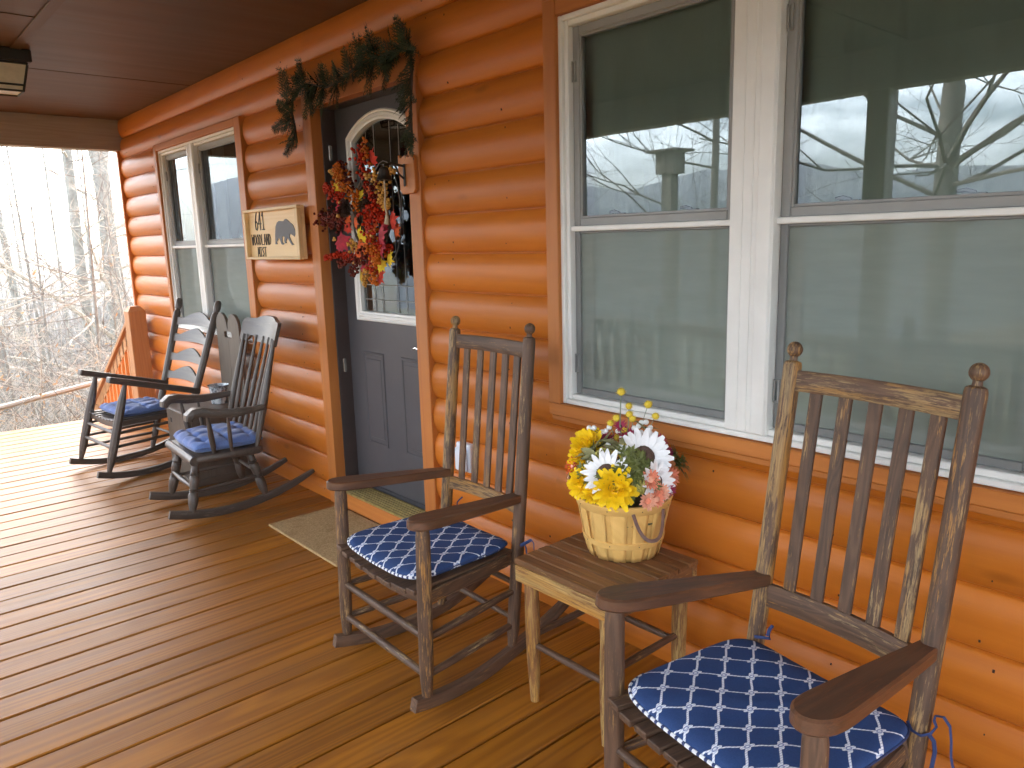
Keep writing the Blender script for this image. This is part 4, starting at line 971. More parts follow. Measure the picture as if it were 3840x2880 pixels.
COM = dict(fr=.0235, pr=.0225, br=.0195, rk=(-.02, .95), rf=.218, rb=-.535, sz=.437, sw=.034, sp=.68)
SA = dict(COM, wf=.273, yF=.165, zF=.070, yFt=.150, zA=.640, wb=.225, yR=-.239, zR=.070, wt=.220, yT=-.363, zT=1.215, zj=.613, zs1=.267, zs2=.139, zf1=.268, zf2=.137, tr1=1.165, tr2=1.112, br1=.601, br2=.553)
SB = dict(COM, wf=.272, yF=.162, zF=.070, yFt=.157, zA=.672, wb=.217, yR=-.219, zR=.070, wt=.223, yT=-.395, zT=1.228, zj=.632, zs1=.292, zs2=.166, zf1=.303, zf2=.162, tr1=1.177, tr2=1.125, br1=.625, br2=.566, sz=.455)
GA = 'pair of weathered slat-back rocking chairs'
rA = slat_rocker((-2.161, -.666, 0), -.027, SA, 'weathered slat-back rocking chair left of the basket table, in front of the door casing', GA, dict(post=(.62, .20), front=(.40, .30), arm=.25, rocker=.05, top=.25, low=.75, slat=(.20, .34, .05, .08, .1)))
rB = slat_rocker((-.799, -.721, 0), -.159, SB, 'nearest weathered slat-back rocking chair, large at the right edge under the big window', GA, dict(post=(.74, .30), front=(.0, .05), arm=.45, rocker=.1, top=.50, low=.28, slat=(.22, .12, .18, .22, .42)))
GC = 'navy cushions with a white rope net'
cA = seat_cushion('net_cushion', rA, .437, .050, .248, .236, .180, .262, 'navy cushion with a white knotted rope net, on the rocker left of the table', GC)
cB = seat_cushion('net_cushion', rB, .457, .052, .249, .240, .176, .264, 'navy cushion with a white knotted rope net, on the nearest rocker at right', GC)
tie(cA, [V(.211, .262, .456), V(.227, .268, .450), V(.25, .275, .452), V(.262, .29, .462), V(.275, .30, .472), V(.287, .30, .463), V(.293, .295, .44)]); tie(cA, [V(.25, .285, .46), V(.256, .29, .44), V(.262, .29, .40), V(.266, .29, .37)], .005)
tie(cA, [V(-.20, .262, .475), V(-.18, .275, .482), V(-.160, .285, .487), V(-.150, .285, .497), V(-.143, .28, .51), V(-.128, .28, .525), V(-.107, .28, .541)], .003)
tie(cB, [V(.205, .258, .478), V(.218, .255, .464), V(.236, .258, .460), V(.250, .270, .468), V(.256, .28, .484), V(.250, .28, .496), V(.252, .28, .508), V(.269, .28, .514), V(.283, .28, .5), V(.288, .28, .468), V(.29, .28, .434), V(.296, .28, .411), V(.292, .28, .37)], .005)
tie(cB, [V(.245, .272, .464), V(.253, .28, .448), V(.257, .28, .425), V(.254, .28, .395), V(.250, .28, .36)], .0045)
tie(cB, [V(-.205, .258, .488), V(-.185, .262, .494), V(-.165, .268, .498), V(-.168, .268, .51), V(-.172, .266, .504), V(-.165, .266, .525), V(-.157, .266, .538)], .0045)

# ------------------------------------------------------------------ slatted table with basket of flowers
tb = thing('slat_table', (-1.543, -.358, 0), 0, 'small worn slat-top table between the two slat-back rocking chairs', 'table')
hw, hd, tz = .213, .208, .50; b = MB(); n = 8
for i in range(n):
    y0 = -hd + i * 2 * hd / n; e = random.uniform(-.002, .002); b.box(-hw + e, hw + e, y0 + .0015, y0 + 2 * hd / n - .002, tz - .018 + random.uniform(-.001, 0), tz + random.uniform(-.0012, .0012), axis=0, wear=.06, b=.003)
b.build('table_top', 'table_wood', tb)
for s in (-1, 1):
    b = MB(); b.box(-hw + .006, hw - .006, s * (hd - .008) - .010, s * (hd - .008) + .010, tz - .075, tz - .0195, axis=0, wear=.85 if s < 0 else .3, b=.003); b.build('apron', 'table_wood', tb)
    b = MB(); b.box(s * (hw - .018) - .010, s * (hw - .018) + .010, -hd + .02, hd - .02, tz - .075, tz - .0195, axis=1, wear=.3); b.build('apron', 'table_wood', tb)
    for q in (-1, 1):
        b = MB(); p0, p1 = V(s * (hw - .055), q * (hd - .030), .001), V(s * (hw - .045), q * (hd - .034), tz - .02); b.tube([lerp(p0, p1, u) for u in (0, .12, .35, .6, .85, 1)], [.0145, .018, .0235, .025, .024, .0225], 12, wear=.60, up=(1, 0, 0)); b.build('leg', 'table_wood', tb)
for s in (-1, 1):
    b = MB(); b.tube([V(-hw + .052, s * (hd - .032), .205), V(0, s * (hd - .032), .205), V(hw - .052, s * (hd - .032), .205)], [.010, .0125, .010], 9, wear=.1); b.build('stretcher', 'chair_wood', tb)
    b = MB(); b.tube([V(s * (hw - .051), -hd + .032, .235), V(s * (hw - .051), 0, .235), V(s * (hw - .051), hd - .032, .235)], [.010, .0125, .010], 9, wear=.1); b.build('stretcher', 'chair_wood', tb)

BK = V(-1.553, -.258, .501)
bk = thing('splint_basket', tuple(BK), 0, 'pale wood-splint basket with a leather handle on the small slat table', 'basket')
rad = lambda z: 1.11 * (.104 + .006 * math.sin(min(1, z / .05) * 1.57) + .031 * (z / .20) ** 1.25)
def basket():
    n = 13
    b = MB(); b.lathe([(0, .004), (.108, .004), (.115, .010)], n=30); b.build('bottom', 'basket_wood', bk)
    for lay, (off, k, r_) in enumerate(((0, n, 0.0), (.5, n, -.0060))):
        b = MB()
        for i in range(k):
            a0 = 2 * math.pi * (i + off) / k; wdt = (.74 if lay == 0 else .95) * 2 * math.pi / k; vs = []; gr = []; m_ = 10; q = 4
            for j in range(m_ + 1):
                z = .002 + .196 * j / m_; w_ = wdt * lerp(.92, 1.0, j / m_)
                for u in range(q + 1): a = a0 + w_ * (u / q - .5); rr = rad(z) + r_ + .0012 * math.sin(a * 40 + i); vs.append(V(rr * math.cos(a), rr * math.sin(a), z)); gr.append((a * rr, 0, z))
            fs = [(j * (q + 1) + u, j * (q + 1) + u + 1, (j + 1) * (q + 1) + u + 1, (j + 1) * (q + 1) + u) for j in range(m_) for u in range(q)]
            b.add(vs, fs, gr)
        o = b.build('splints', 'basket_wood', bk)
        md = o.modifiers.new('thick', 'SOLIDIFY'); md.thickness = .0016; md.offset = 0
    for z0, z1, name in ((.168, .199, 'rim_band'), (.048, .070, 'hoop')):
        b = MB(); n2 = 48; vs = []; gr = []
        for j, (rr, z) in enumerate(((rad(z0) + .0015, z0), (rad(z0) + .004, z0 + .002), (rad(z1) + .0045, z1 - .002), (rad(z1) + .002, z1), (rad(z1) - .004, z1), (rad(z0) - .004, z0))):
            for i in range(n2): a = 2 * math.pi * i / n2; vs.append(V(rr * math.cos(a), rr * math.sin(a), z)); gr.append((rr - .1, z, a * .13))
        b.add(vs, [(j * n2 + i, j * n2 + (i + 1) % n2, ((j + 1) % 6) * n2 + (i + 1) % n2, ((j + 1) % 6) * n2 + i) for j in range(6) for i in range(n2)], gr); b.build(name, 'basket_wood', bk)
        b = MB()
        for i in range(9): a = 2 * math.pi * (i + .3) / 9; rr = rad(z1 - .01) + .0045; b.box(-.0015, .0015, -.0015, .0015, 0, .001, b=.0002, M=Matrix.Translation(V(rr * math.cos(a), rr * math.sin(a), (z0 + z1) / 2)) @ Matrix.Rotation(a, 4, 'Z') @ Matrix.Rotation(R(90), 4, 'Y'))
        o = b.build('tacks', 'iron', bk); o['kind'] = 'stuff'
    b = MB(); pts = []; ac = R(-18)
    for i in range(15):
        u = -1 + 2 * i / 14; a = ac + u * .36 ; sag = .085 * (1 - abs(u) ** 2.6); rr = rad(.17) + .006 + .022 * (1 - u * u); pts.append(V(rr * math.cos(a), rr * math.sin(a), .178 - sag))
    b.tube(pts, [(.0014, .0066)] * 15, 6, up=(math.cos(ac), math.sin(ac), 0)); b.build('strap_handle', 'leather', bk)
basket()
FL = V(-1.553, -.25, .66)
fa = thing('flower_arrangement', tuple(FL), 0, 'bouquet of yellow, white and coral artificial flowers standing in the splint basket', 'flowers')
def flowers():
    rnd = random.Random(21); cen = V(-1.553, -.235, .70)
    b = MB(); b.lathe([(0, .02), (.06, .03), (.11, .018), (.138, .005), (.140, -.03)], n=24, c=(0, -.005, 0)); b.build('moss', 'soil_moss', fa)
    def basis(c, tilt=None):
        d = (Vector(c) - cen).normalized() if tilt is None else Vector(tilt).normalized(); x = d.orthogonal().normalized(); return d, x, d.cross(x)
    def mum(c, rad_, tilt):
        c = Vector(c); d, x, y = basis(c, tilt); b = MB(); c = c - FL
        for n, th in ((15, 98), (16, 80), (15, 62), (12, 45), (9, 28), (5, 10)):
            ph = rnd.random() * 6.28
            for i in range(n):
                a = ph + 2 * math.pi * i / n + rnd.uniform(-.12, .12); t_ = R(th + rnd.uniform(-6, 6)); rdl = x * math.cos(a) + y * math.sin(a); dd = rdl * math.sin(t_) + d * math.cos(t_); nn = -rdl * math.cos(t_) + d * math.sin(t_) * 1.0
                L_ = rad_ * (.62 if th > 40 else .5) * rnd.uniform(.9, 1.12); b.petal(c + dd * rad_ * .36 - d * rad_ * .25, dd, nn, L_, L_ * .46, -.10 if th > 70 else .18, 0, seg=4, tip=.7)
        b.ball(c - d * rad_ * .2, rad_ * .42, 10); b.build('yellow_mum', 'petal_yellow', fa, sharp=180)
    def bloom(name, c, rad_, rows, mat_, tilt=None, disc=None, wd=.4, disc_m=None, tip=.35):
        c = Vector(c); d, x, y = basis(c, tilt); b = MB(); c = c - FL
        for n, r0, r1, lift, cup in rows:
            ph = rnd.random() * 6.28
            for i in range(n):
                a = ph + 2 * math.pi * i / n + rnd.uniform(-.1, .1); dd = x * math.cos(a) + y * math.sin(a); L_ = rad_ * (r1 - r0) * rnd.uniform(.88, 1.12)
                b.petal(c + dd * rad_ * r0 + d * rad_ * .05, dd + d * (lift + rnd.uniform(-.08, .12)), d, L_, L_ * wd, cup, 0, seg=4, tip=tip)
        if disc:
            k = 18; vs = [c + d * rad_ * disc * .55]; 
            for r_, h in ((.45, .52), (.8, .38), (1.0, .12), (1.0, -.15)):
                for j in range(k): a = 2 * math.pi * j / k; vs.append(c + (x * math.cos(a) + y * math.sin(a)) * rad_ * disc * r_ * rnd.uniform(.96, 1.04) + d * rad_ * disc * h)
            fs = [(0, 1 + j, 1 + (j + 1) % k) for j in range(k)] + [(1 + i * k + j, 1 + (i + 1) * k + j, 1 + (i + 1) * k + (j + 1) % k, 1 + i * k + (j + 1) % k) for i in range(3) for j in range(k)]
            b.add(vs, fs, vs, 1)
        b.build(name, [mat_, disc_m or 'flower_disc'], fa, sharp=180)
    view = V(.64, -.76, .25)
    bloom('white_sunflower', (-1.467, -.262, .835), .090, [(18, .36, 1.0, .18, .1), (16, .36, .92, .42, .1)], 'petal_white', view + V(.25, .1, .45), .42, wd=.46, tip=.6)
    bloom('white_sunflower', (-1.525, -.372, .792), .080, [(16, .36, 1.0, .15, .1), (14, .36, .9, .4, .1)], 'petal_white', view + V(-.35, 0, .25), .42)
    bloom('white_sunflower', (-1.415, -.268, .768), .070, [(16, .3, 1.0, .1, .1), (12, .3, .9, .35, .1)], 'petal_white', view + V(.9, .5, .1), .36)
    for c, r_, tl in (((-1.475, -.385, .760), .076, view + V(0, -.1, .05)), ((-1.665, -.305, .845), .072, view + V(-.55, 0, .45)), ((-1.672, -.325, .795), .066, view + V(-.8, -.1, .0)), ((-1.612, -.388, .745), .062, view + V(-.55, -.2, -.1)), ((-1.548, -.405, .728), .040, view + V(-.1, 0, -.5))):
        mum(c, r_, tl)
    for c, r_, m in (((-1.412, -.298, .782), .034, 'petal_coral'), ((-1.396, -.268, .737), .032, 'petal_pink'), ((-1.404, -.318, .720), .030, 'petal_pink'), ((-1.392, -.290, .722), .028, 'petal_coral'), ((-1.690, -.348, .779), .036, 'leaf_orange'), ((-1.683, -.356, .740), .028, 'petal_pink'), ((-1.435, -.165, .757), .034, 'petal_coral')):
        bloom('coral_strawflower', c, r_, [(16, .35, 1.0, .15, .2), (14, .3, .85, .5, .2), (12, .25, .65, 1.0, .2)], m, Vector(c) - cen + view * .12, .36, wd=.42, disc_m='petal_pink' if m != 'petal_pink' else 'petal_coral')
    for c, r_ in (((-1.573, -.208, .873), .038), ((-1.492, -.150, .858), .030), ((-1.628, -.261, .855), .040), ((-1.462, -.139, .820), .026), ((-1.596, -.220, .906), .026), ((-1.397, -.225, .735), .026)):
        bloom('magenta_daisy', c, r_, [(20, .1, 1.0, .2, .2), (16, .1, .8, .6, .2)], 'petal_magenta', view * .6 + (Vector(c) - cen), .25, wd=.2)
    for c, r_ in (((-1.436, -.325, .772), .032), ((-1.565, -.340, .835), .032)):
        b = MB(); c = Vector(c) - FL; c -= (Vector(c)).normalized() * .01
        for i in range(150):
            d = V(rnd.gauss(0, 1), rnd.gauss(0, 1), rnd.gauss(0, 1)).normalized(); b.ball(c + d * r_ * rnd.uniform(.85, 1.05), .0042, 6)
        b.ball(c, r_ * .85, 10); b.build('seed_head', 'seed_green', fa)
    for i, c in enumerate([(-1.603, -.210, 1.020), (-1.532, -.158, .979), (-1.581, -.197, .973), (-1.510, -.147, .941), (-1.578, -.198, .946), (-1.569, -.193, .931), (-1.609, -.226, .933), (-1.622, -.242, .916), (-1.586, -.214, .896), (-1.604, -.236, .869), (-1.506, -.320, .845), (-1.528, -.326, .848), (-1.523, -.288, .862)]):
        b = MB(); p = Vector(c) - FL; r_ = .0165 if i < 2 else rnd.uniform(.013, .0155); b.ball(p, r_ * .8, 10)
        for k in range(60):
            d = V(rnd.gauss(0, 1), rnd.gauss(0, 1), rnd.gauss(0, 1)).normalized(); b.petal(p + d * r_ * .7, d, d.orthogonal(), r_ * .5, r_ * .22, 0, seg=1)
        base = V(-1.56 + (c[0] + 1.56) * .35, -.235 + (c[1] + .235) * .35, .80) - FL; mid = (p + base) / 2 + V(rnd.uniform(-.008, .008), rnd.uniform(-.008, .008), 0); b.tube([base, mid, p], .0022 if i == 0 else .0012, 5, m=1); b.build('pompom', ['pom_yellow', 'stem_green'], fa)
    b = MB()
    for c in [(-1.671, -.292, .901), (-1.660, -.281, .901), (-1.639, -.263, .887), (-1.631, -.255, .890), (-1.624, -.245, .903), (-1.612, -.244, .863), (-1.586, -.294, .861), (-1.601, -.228, .890), (-1.590, -.224, .868), (-1.562, -.194, .901), (-1.551, -.183, .908), (-1.545, -.176, .919), (-1.533, -.167, .921), (-1.520, -.161, .903), (-1.543, -.181, .887), (-1.520, -.164, .887)]:
        p = Vector(c) - FL; b.ball(p, .0094, 10); b.tube([p, (p + (V(-1.57, -.23, .82) - FL)) / 2 + V(0, 0, .01), V(-1.57, -.23, .80) - FL], .0009, 4, m=1)
    b.build('white_berries', ['berry_white', 'twig_brown'], fa)
    for i, c in enumerate([(-1.478, -.322, .830), (-1.451, -.310, .816), (-1.443, -.132, .801), (-1.621, -.329, .834), (-1.614, -.292, .853), (-1.543, -.286, .865), (-1.416, -.308, .766), (-1.535, -.172, .902), (-1.684, -.348, .762), (-1.480, -.342, .817), (-1.460, -.336, .807), (-1.441, -.296, .812), (-1.433, -.129, .789), (-1.595, -.346, .832), (-1.43, -.12, .80), (-1.55, -.30, .85), (-1.50, -.36, .80), (-1.60, -.37, .79), (-1.46, -.33, .75), (-1.52, -.38, .75)]):
        b = MB(); p = Vector(c); d, x, y = basis(p); p = p - FL - d * .004; sage = i in (3, 4, 5, 7, 13, 15)
        for k in range(7):
            a = rnd.uniform(0, 6.28); dd = x * math.cos(a) + y * math.sin(a) + d * rnd.uniform(.1, .8); ln = rnd.uniform(.042, .066)
            if sage: b.petal(p, dd, d, ln, ln * .42, -.2, seg=4)
            else:
                b.petal(p, dd, d, ln, ln * .22, -.25, seg=4); s = dd.normalized().cross(d)
                for q in (.3, .55):
                    for sg_ in (-1, 1): b.petal(p + dd.normalized() * ln * q, dd.normalized() + s * sg_ * .9, d, ln * .42, ln * .16, -.2, seg=3)
        b.build('leaf_sprig', 'leaf_sage' if sage else 'leaf_green', fa, sharp=180)
flowers()

# ------------------------------------------------------------------ tall ladder-back rocker
def ladder_rocker():
    t = thing('ladder_back_rocker', (-5.718, -.649, 0), .1, 'tall dark ladder-back rocking chair with four scalloped slats near the stair railing', 'rocking chair'); DW = 'dark_wood'
    S = dict(wf=.265, yF=.287, zF=.080, yFt=.125, zA=.640, wb=.230, yR=-.195, zR=.062, wt=.314, yT=-.558, zT=1.145, zj=.520)
    post = lambda s, z: V(s * lerp(S['wb'], S['wt'], (z - S['zR']) / (S['zT'] - S['zR'])), -lerp(S['yR'], S['yT'], (z - S['zR']) / (S['zT'] - S['zR'])), z)
    front = lambda s, z: V(s * S['wf'], -lerp(S['yF'], S['yFt'], (z - S['zF']) / (S['zA'] - S['zF'])), z)
    for s in (-1, 1):
        b = MB(); b.tube([post(s, z) for z in (.058, .09, .16, .45, .8, 1.045, 1.058, 1.062, 1.072, 1.076, 1.10, 1.138, 1.150)], [.014, .019, .024, .026, .026, .026, .020, .017, .017, .023, .026, .023, .012], 9, up=(1, 0, 0), wear=.15); b.build('rear_post', DW, t)
        b = MB(); b.tube([front(s, z) for z in (.076, .12, .17, .26, .42, .50, .54, .60, .645)], [.015, .021, .027, .029, .029, .027, .026, .018, .014], 9, up=(1, 0, 0), wear=.15); b.build('front_leg', DW, t)
        a0 = post(s, S['zj']) + V(0, .02, 0); a1 = front(s, S['zA'] + .030) + V(s * .0, -.11, .022); b = MB(); b.bar(a0, a1, .066, .040, (1, 0, 0), b=.006, wear=.1); b.build('arm', DW, t)
        pts = []; n = 18
        for i in range(n + 1): f = lerp(.36, -.50, i / n); pts.append(V(s * lerp(S['wf'], S['wb'], min(1, max(0, (.287 - f) / .48))), -f, (f - .02) ** 2 / 2.1 + .0225))
        b = MB(); b.rsweep(pts, .028, .042, wear=.1); b.build('rocker', DW, t)
        for zf, zr in ((.325, .34), (.235, .25), (.16, .17)):
            b = MB(); b.tube([front(s, zf), post(s, zr)], .0105, 8); b.build('stretcher', DW, t)
    for z in (.325, .23):
        b = MB(); b.tube([front(-1, z), front(1, z)], .0115, 8, wear=.3); b.build('stretcher', DW, t)
    for z in (.33, .20):
        b = MB(); b.tube([post(-1, z), post(1, z)], .010, 8); b.build('stretcher', DW, t)
    for zb in (.955, .835, .695, .565):
        b = MB(); n = 28; cols = []; hw = post(1, zb + .03).x - .008; sl = (post(1, 1.0) - post(1, .6)); sy_ = sl.y / sl.z
        vs = []; gr = []
        for i in range(n + 1):
            u = -1 + 2 * i / n; h = .056 + .046 * math.exp(-(u / .50) ** 2) - .010 * math.exp(-((abs(u) - .72) / .14) ** 2); bow = .030 * (1 - u * u)
            for yo in (0, .012):
                for z in (zb + .006 * (1 - u * u), zb + h): p = post(1, z); vs.append(V(u * hw, p.y + bow + yo - .006, z)); gr.append((z, yo, u * hw))
        fs = []
        for i in range(n):
            a = i * 4; c = a + 4; fs += [(a, c, c + 1, a + 1), (a + 2, a + 3, c + 3, c + 2), (a + 1, c + 1, c + 3, a + 3), (a, a + 2, c + 2, c)]
        fs += [(0, 1, 3, 2), (n * 4, n * 4 + 2, n * 4 + 3, n * 4 + 1)]; b.add(vs, fs, gr, 0, .1); b.build('back_slat', DW, t)
    b = MB(); n = 9; sz = .415; yf, yr = front(1, sz).y - .015, post(1, sz).y - .01
    for i in range(n): u = -1 + (2 * i + 1) / n; b.bar(V(u * .255, yf, sz - .006 - .02 * (1 - u * u)), V(u * .215, yr, sz - .02 - .02 * (1 - u * u)), .044, .012, (1, 0, 0), wear=.35)
    b.build('seat', DW, t)
    b = MB()
    for y, hw in ((yf + .02, .262), (yr - .015, .235)): b.rsweep([V(-hw + 2 * hw * i / 8, y, sz - .034 - .018 * (1 - (-1 + i / 4) ** 2)) for i in range(9)], .02, .035, (0, 1, 0))
    for s in (-1, 1): b.bar(V(s * .262, yf + .02, sz - .03), V(s * .235, yr - .02, sz - .03), .02, .035)
    b.build('seat_rail', DW, t); return t
rC = ladder_rocker()
tufted_cushion('denim_cushion', rC, .405, .062, .225, .155, .21, 'thin blue tufted cushion on the seat of the tall ladder-back rocker', 'blue tufted seat cushions', hwr=.20)

# ------------------------------------------------------------------ small spindle-back rocker
def spindle_rocker():
    t = thing('spindle_back_rocker', (-4.481, -.559, 0), -.061, 'dark spindle-back rocking chair with scrolled arms and turned legs in front of the log wall', 'rocking chair'); DW = 'dark_wood'
    def turned(p0, p1, r, wear=.15):
        b = MB(); p0, p1 = Vector(p0), Vector(p1); prof = [(0, .55), (.06, .75), (.16, 1.05), (.30, 1.15), (.36, 1.0), (.375, .85), (.39, 1.05), (.405, .85), (.42, 1.05), (.435, .88), (.5, 1.0), (.6, 1.1), (.66, 1.05), (.68, .86), (.695, 1.05), (.71, .86), (.725, 1.05), (.74, .9), (.85, .88), (1, .65)]
        b.tube([lerp(p0, p1, u) for u, q in prof], [r * q for u, q in prof], 12, wear=wear, up=(1, 0, 0)); return b
    ff, fw, rf, rw, sz = .196, .22, -.234, .196, .381
    for s in (-1, 1):
        turned((s * fw, -ff, .055), (s * .165, -.135, sz - .03), .0255).build('front_leg', DW, t); turned((s * rw, -rf, .062), (s * .150, .165, sz - .03), .0255).build('rear_leg', DW, t)
        pts = []; n = 20
        for i in range(n + 1): f = lerp(.318, -.545, i / n); pts.append(V(s * lerp(fw, rw, min(1, max(0, (ff - f) / .43))), -f, (f + .02) ** 2 / 2.3 + .0245))
        b = MB(); b.rsweep(pts, .026, [.046] * 14 + [.044, .042, .040, .038, .034, .028, .020], wear=.12); b.build('rocker', DW, t)
        b = MB(); a, c = V(s * .205, -.175, .17), V(s * .185, .205, .18); b.tube([lerp(a, c, u) for u in (0, .3, .5, .7, 1)], [.009, .012, .015, .012, .009], 8); b.build('stretcher', DW, t)
        # arm: sweeps up to a broad rolled end
        b = MB(); P = [V(s * .285, .235, .612), V(s * .291, .16, .606), V(s * .288, .06, .604), V(s * .275, -.04, .616), V(s * .262, -.10, .632), V(s * .256, -.145, .632), V(s * .254, -.172, .612), V(s * .254, -.175, .590)]
        b.rsweep(P, [.036, .038, .044, .056, .068, .072, .072, .068], [.030, .036, .044, .050, .052, .048, .044, .036], (1, 0, 0), b=.2, wear=.2); b.build('arm', DW, t)
        for y0, x0, y1, x1, r in ((-.05, .240, -.075, .268, .016), (.04, .262, .03, .285, .0115)):
            b = MB(); p0, p1 = V(s * x0, y0, sz - .005), V(s * x1, y1, .60); b.tube([lerp(p0, p1, u) for u in (0, .2, .5, .8, 1)], [r * .6, r * .95, r, r * .7, r * .5], 10, wear=.2); b.build('arm_support', DW, t)
    b = MB(); b.tube([V(-.205, -.178, .20), V(-.1, -.18, .20), V(0, -.182, .20), V(.1, -.18, .20), V(.205, -.178, .20)], [.010, .013, .016, .013, .010], 10); b.build('stretcher', DW, t)
    b = MB(); b.tube([V(-.19, .21, .20), V(0, .21, .20), V(.19, .21, .20)], [.009, .013, .009], 8); b.build('stretcher', DW, t)
    b = MB(); O = [(-.262, -.155), (-.24, -.175), (.24, -.175), (.262, -.155), (.29, .19), (.27, .215), (-.27, .215), (-.29, .19)]
    b.prism(O, .040, Matrix.Translation(V(0, 0, sz - .040)), b=.009, wear=.1); b.tube([V(-.262, -.168, sz - .024), V(.262, -.168, sz - .024)], [(.026, .024)] * 2, 14, wear=.15); b.build('seat', DW, t, sharp=50)
    # back: spindles splay up into a bent comb
    def comb(u, z): return V(.272 * u * 1.0, lerp(.352, .392, (z - .966) / .13) + .045 * (1 - u * u) - .02, z)
    for i, u in enumerate((-.80, -.42, -.06, .30, .64)):
        p0 = V(u * .245, .195, sz - .004); p1 = comb(u, .985); b = MB(); b.tube([lerp(p0, p1, q) for q in (0, .12, .35, .6, .85, 1)], [.009, .0125, .015, .0125, .0095, .008], 9, wear=.25); b.build('spindle', DW, t)
    for s in (-1, 1):
        p0 = V(s * .262, .185, sz - .004); p1 = comb(s * .93, .985); b = MB(); b.tube([lerp(p0, p1, q) for q in (0, .1, .3, .42, .6, .85, 1)], [.012, .016, .021, .022, .0185, .0135, .011], 10, wear=.2); b.build('back_post', DW, t)
    b = MB(); n = 34; vs = []; gr = []
    for i in range(n + 1):
        u = -1.06 + 2.12 * i / n; e = min(1, (1.06 - abs(u)) / .07); zt = 1.082 + .022 * math.exp(-(u / .5) ** 4) - .018 * (1 - e) ** 2; zb = .945 + .034 * math.exp(-((u + .62) / .15) ** 4) + .012 * (1 - e) ** 2
        for yo in (0, .022):
            for z in (zb, zt): p = comb(u, z); vs.append(V(p.x, p.y + yo, z)); gr.append((z, yo, p.x))
    fs = []
    for i in range(n): a = i * 4; c = a + 4; fs += [(a, c, c + 1, a + 1), (a + 2, a + 3, c + 3, c + 2), (a + 1, c + 1, c + 3, a + 3), (a, a + 2, c + 2, c)]
    fs += [(0, 1, 3, 2), (n * 4, n * 4 + 2, n * 4 + 3, n * 4 + 1)]; b.add(vs, fs, gr, 0, .1); b.build('comb_rail', DW, t)
    return t
rD = spindle_rocker()
tufted_cushion('denim_cushion', rD, .380, .076, .238, .160, .245, 'thick blue tufted cushion on the seat of the spindle-back rocker', 'blue tufted seat cushions', hwr=.245)

# ------------------------------------------------------------------ old bin with its tall twin-topped back, and the pail on it
cb = thing('wooden_bin', (-5.11, -.335, 0), 0, 'dark wooden bin with a tall twin-lobed back board between the two dark rockers', 'cabinet')
def bin_():
    CWD = 'cabinet_wood'; hw, y0, y1, h = .205, -.205, .20, .475
    b = MB(); b.box(-hw, hw, y0, y0 + .018, .0, h, axis=2); b.box(-hw, -hw + .018, y0 + .019, y1, 0, h, axis=2); b.box(hw - .018, hw, y0 + .019, y1, 0, h, axis=2); b.box(-hw + .019, hw - .019, y1 - .018, y1, 0, h, axis=2); b.build('case', CWD, cb)
    b = MB(); b.box(-hw - .014, hw + .014, y0 - .022, y1 - .02, h + .001, h + .019, axis=0, b=.006); b.build('lid', CWD, cb)
    b = MB(); b.box(-hw - .010, hw + .010, y0 - .012, y0 - .0005, .0, .05, axis=0); b.box(hw + .0005, hw + .012, y0, y1, 0, .05, axis=1); b.build('plinth', CWD, cb)
    b = MB(); b.box(-.14, -.11, y0 - .001, y0 + .004, .385, .415, b=.001); b.build('keyhole', 'dark_gap', cb)
    b = MB(); M = Matrix.Translation(V(-.055, .222, 0)) @ Matrix.Rotation(R(90), 4, 'X'); zt, zb = 1.075, .30; wt, wb = .198, .205
    for s in (-1, 1):
        P = [(0, zb), (s * wb, zb), (s * wt, .96)]
        for i in range(1, 10): a = R(18 * i); P.append((s * (.102 + .096 * math.cos(a)), .985 + .098 * math.sin(a)))
        P += [(s * .006, .985), (s * .001, .972), (0, .958), (s * .05, .958), (s * .064, .948), (s * .064, .926), (s * .05, .915), (0, .915)]
        b.prism(P if s > 0 else P[::-1], .020, M, b=.002, axis=1)
    b.build('back_board', CWD, cb)
bin_()
pl = thing('tin_pail', (-5.075, -.265, .496), 0, 'mottled grey tin pail standing on the dark wooden bin', 'pail')
b = MB(); b.lathe([(0, .003), (.050, .003), (.052, .0), (.053, .004), (.054, .05), (.056, .09), (.058, .108), (.066, .122), (.069, .123), (.067, .119), (.056, .106), (.053, .05), (.050, .008), (0, .008)], n=36); b.build('body', 'pail_tin', pl)
b = MB(); b.tube([V(.0585 * math.cos(R(a)), .0585 * math.sin(R(a)), .098) for a in range(0, 361, 12)], .003, 6, caps=False); b.build('hoop', 'pail_tin', pl)
# ------------------------------------------------------------------ bare winter trees
ORG = V(0, 0, 0)
def limb(b, rnd, p, d, ln, r, depth, twig, side=5, minr=.003):
    n = max(3, int(ln / .28)); n = min(n, 9); pts = [Vector(p)]; rs = [r]; q = Vector(p); d = Vector(d).normalized(); kids = []
    for i in range(n):
        d = (d + V(rnd.gauss(0, .11), rnd.gauss(0, .11), rnd.gauss(.02, .09))).normalized()
        if -8.5 < q.x + d.x * ln / n + ORG.x < 3.6 and -3.8 < q.y + d.y * ln / n + ORG.y < 7: break      # nothing grows into the porch
        q = q + d * ln / n; pts.append(q.copy()); rs.append(max(minr, r * (1 - .8 * (i + 1) / n))); kids.append((q.copy(), d.copy(), rs[-1]))
    if len(pts) < 2: return
    b.tube(pts, rs, side if depth > 1 else (4 if depth == 1 else 3), caps=False)
    if depth <= 0: return
    k = rnd.randint(3, 5) if depth > 1 else twig
    for _ in range(k):
        p2, d2, r2 = kids[rnd.randint(max(0, len(kids) // 4), len(kids) - 1)]; a = V(rnd.gauss(0, 1), rnd.gauss(0, 1), rnd.gauss(.25, .6)); a = (a - d2 * a.dot(d2)).normalized()
        limb(b, rnd, p2, d2 * .75 + a * rnd.uniform(.5, 1.0), ln * rnd.uniform(.38, .65), max(minr, r2 * .72), depth - 1, twig, side, minr)
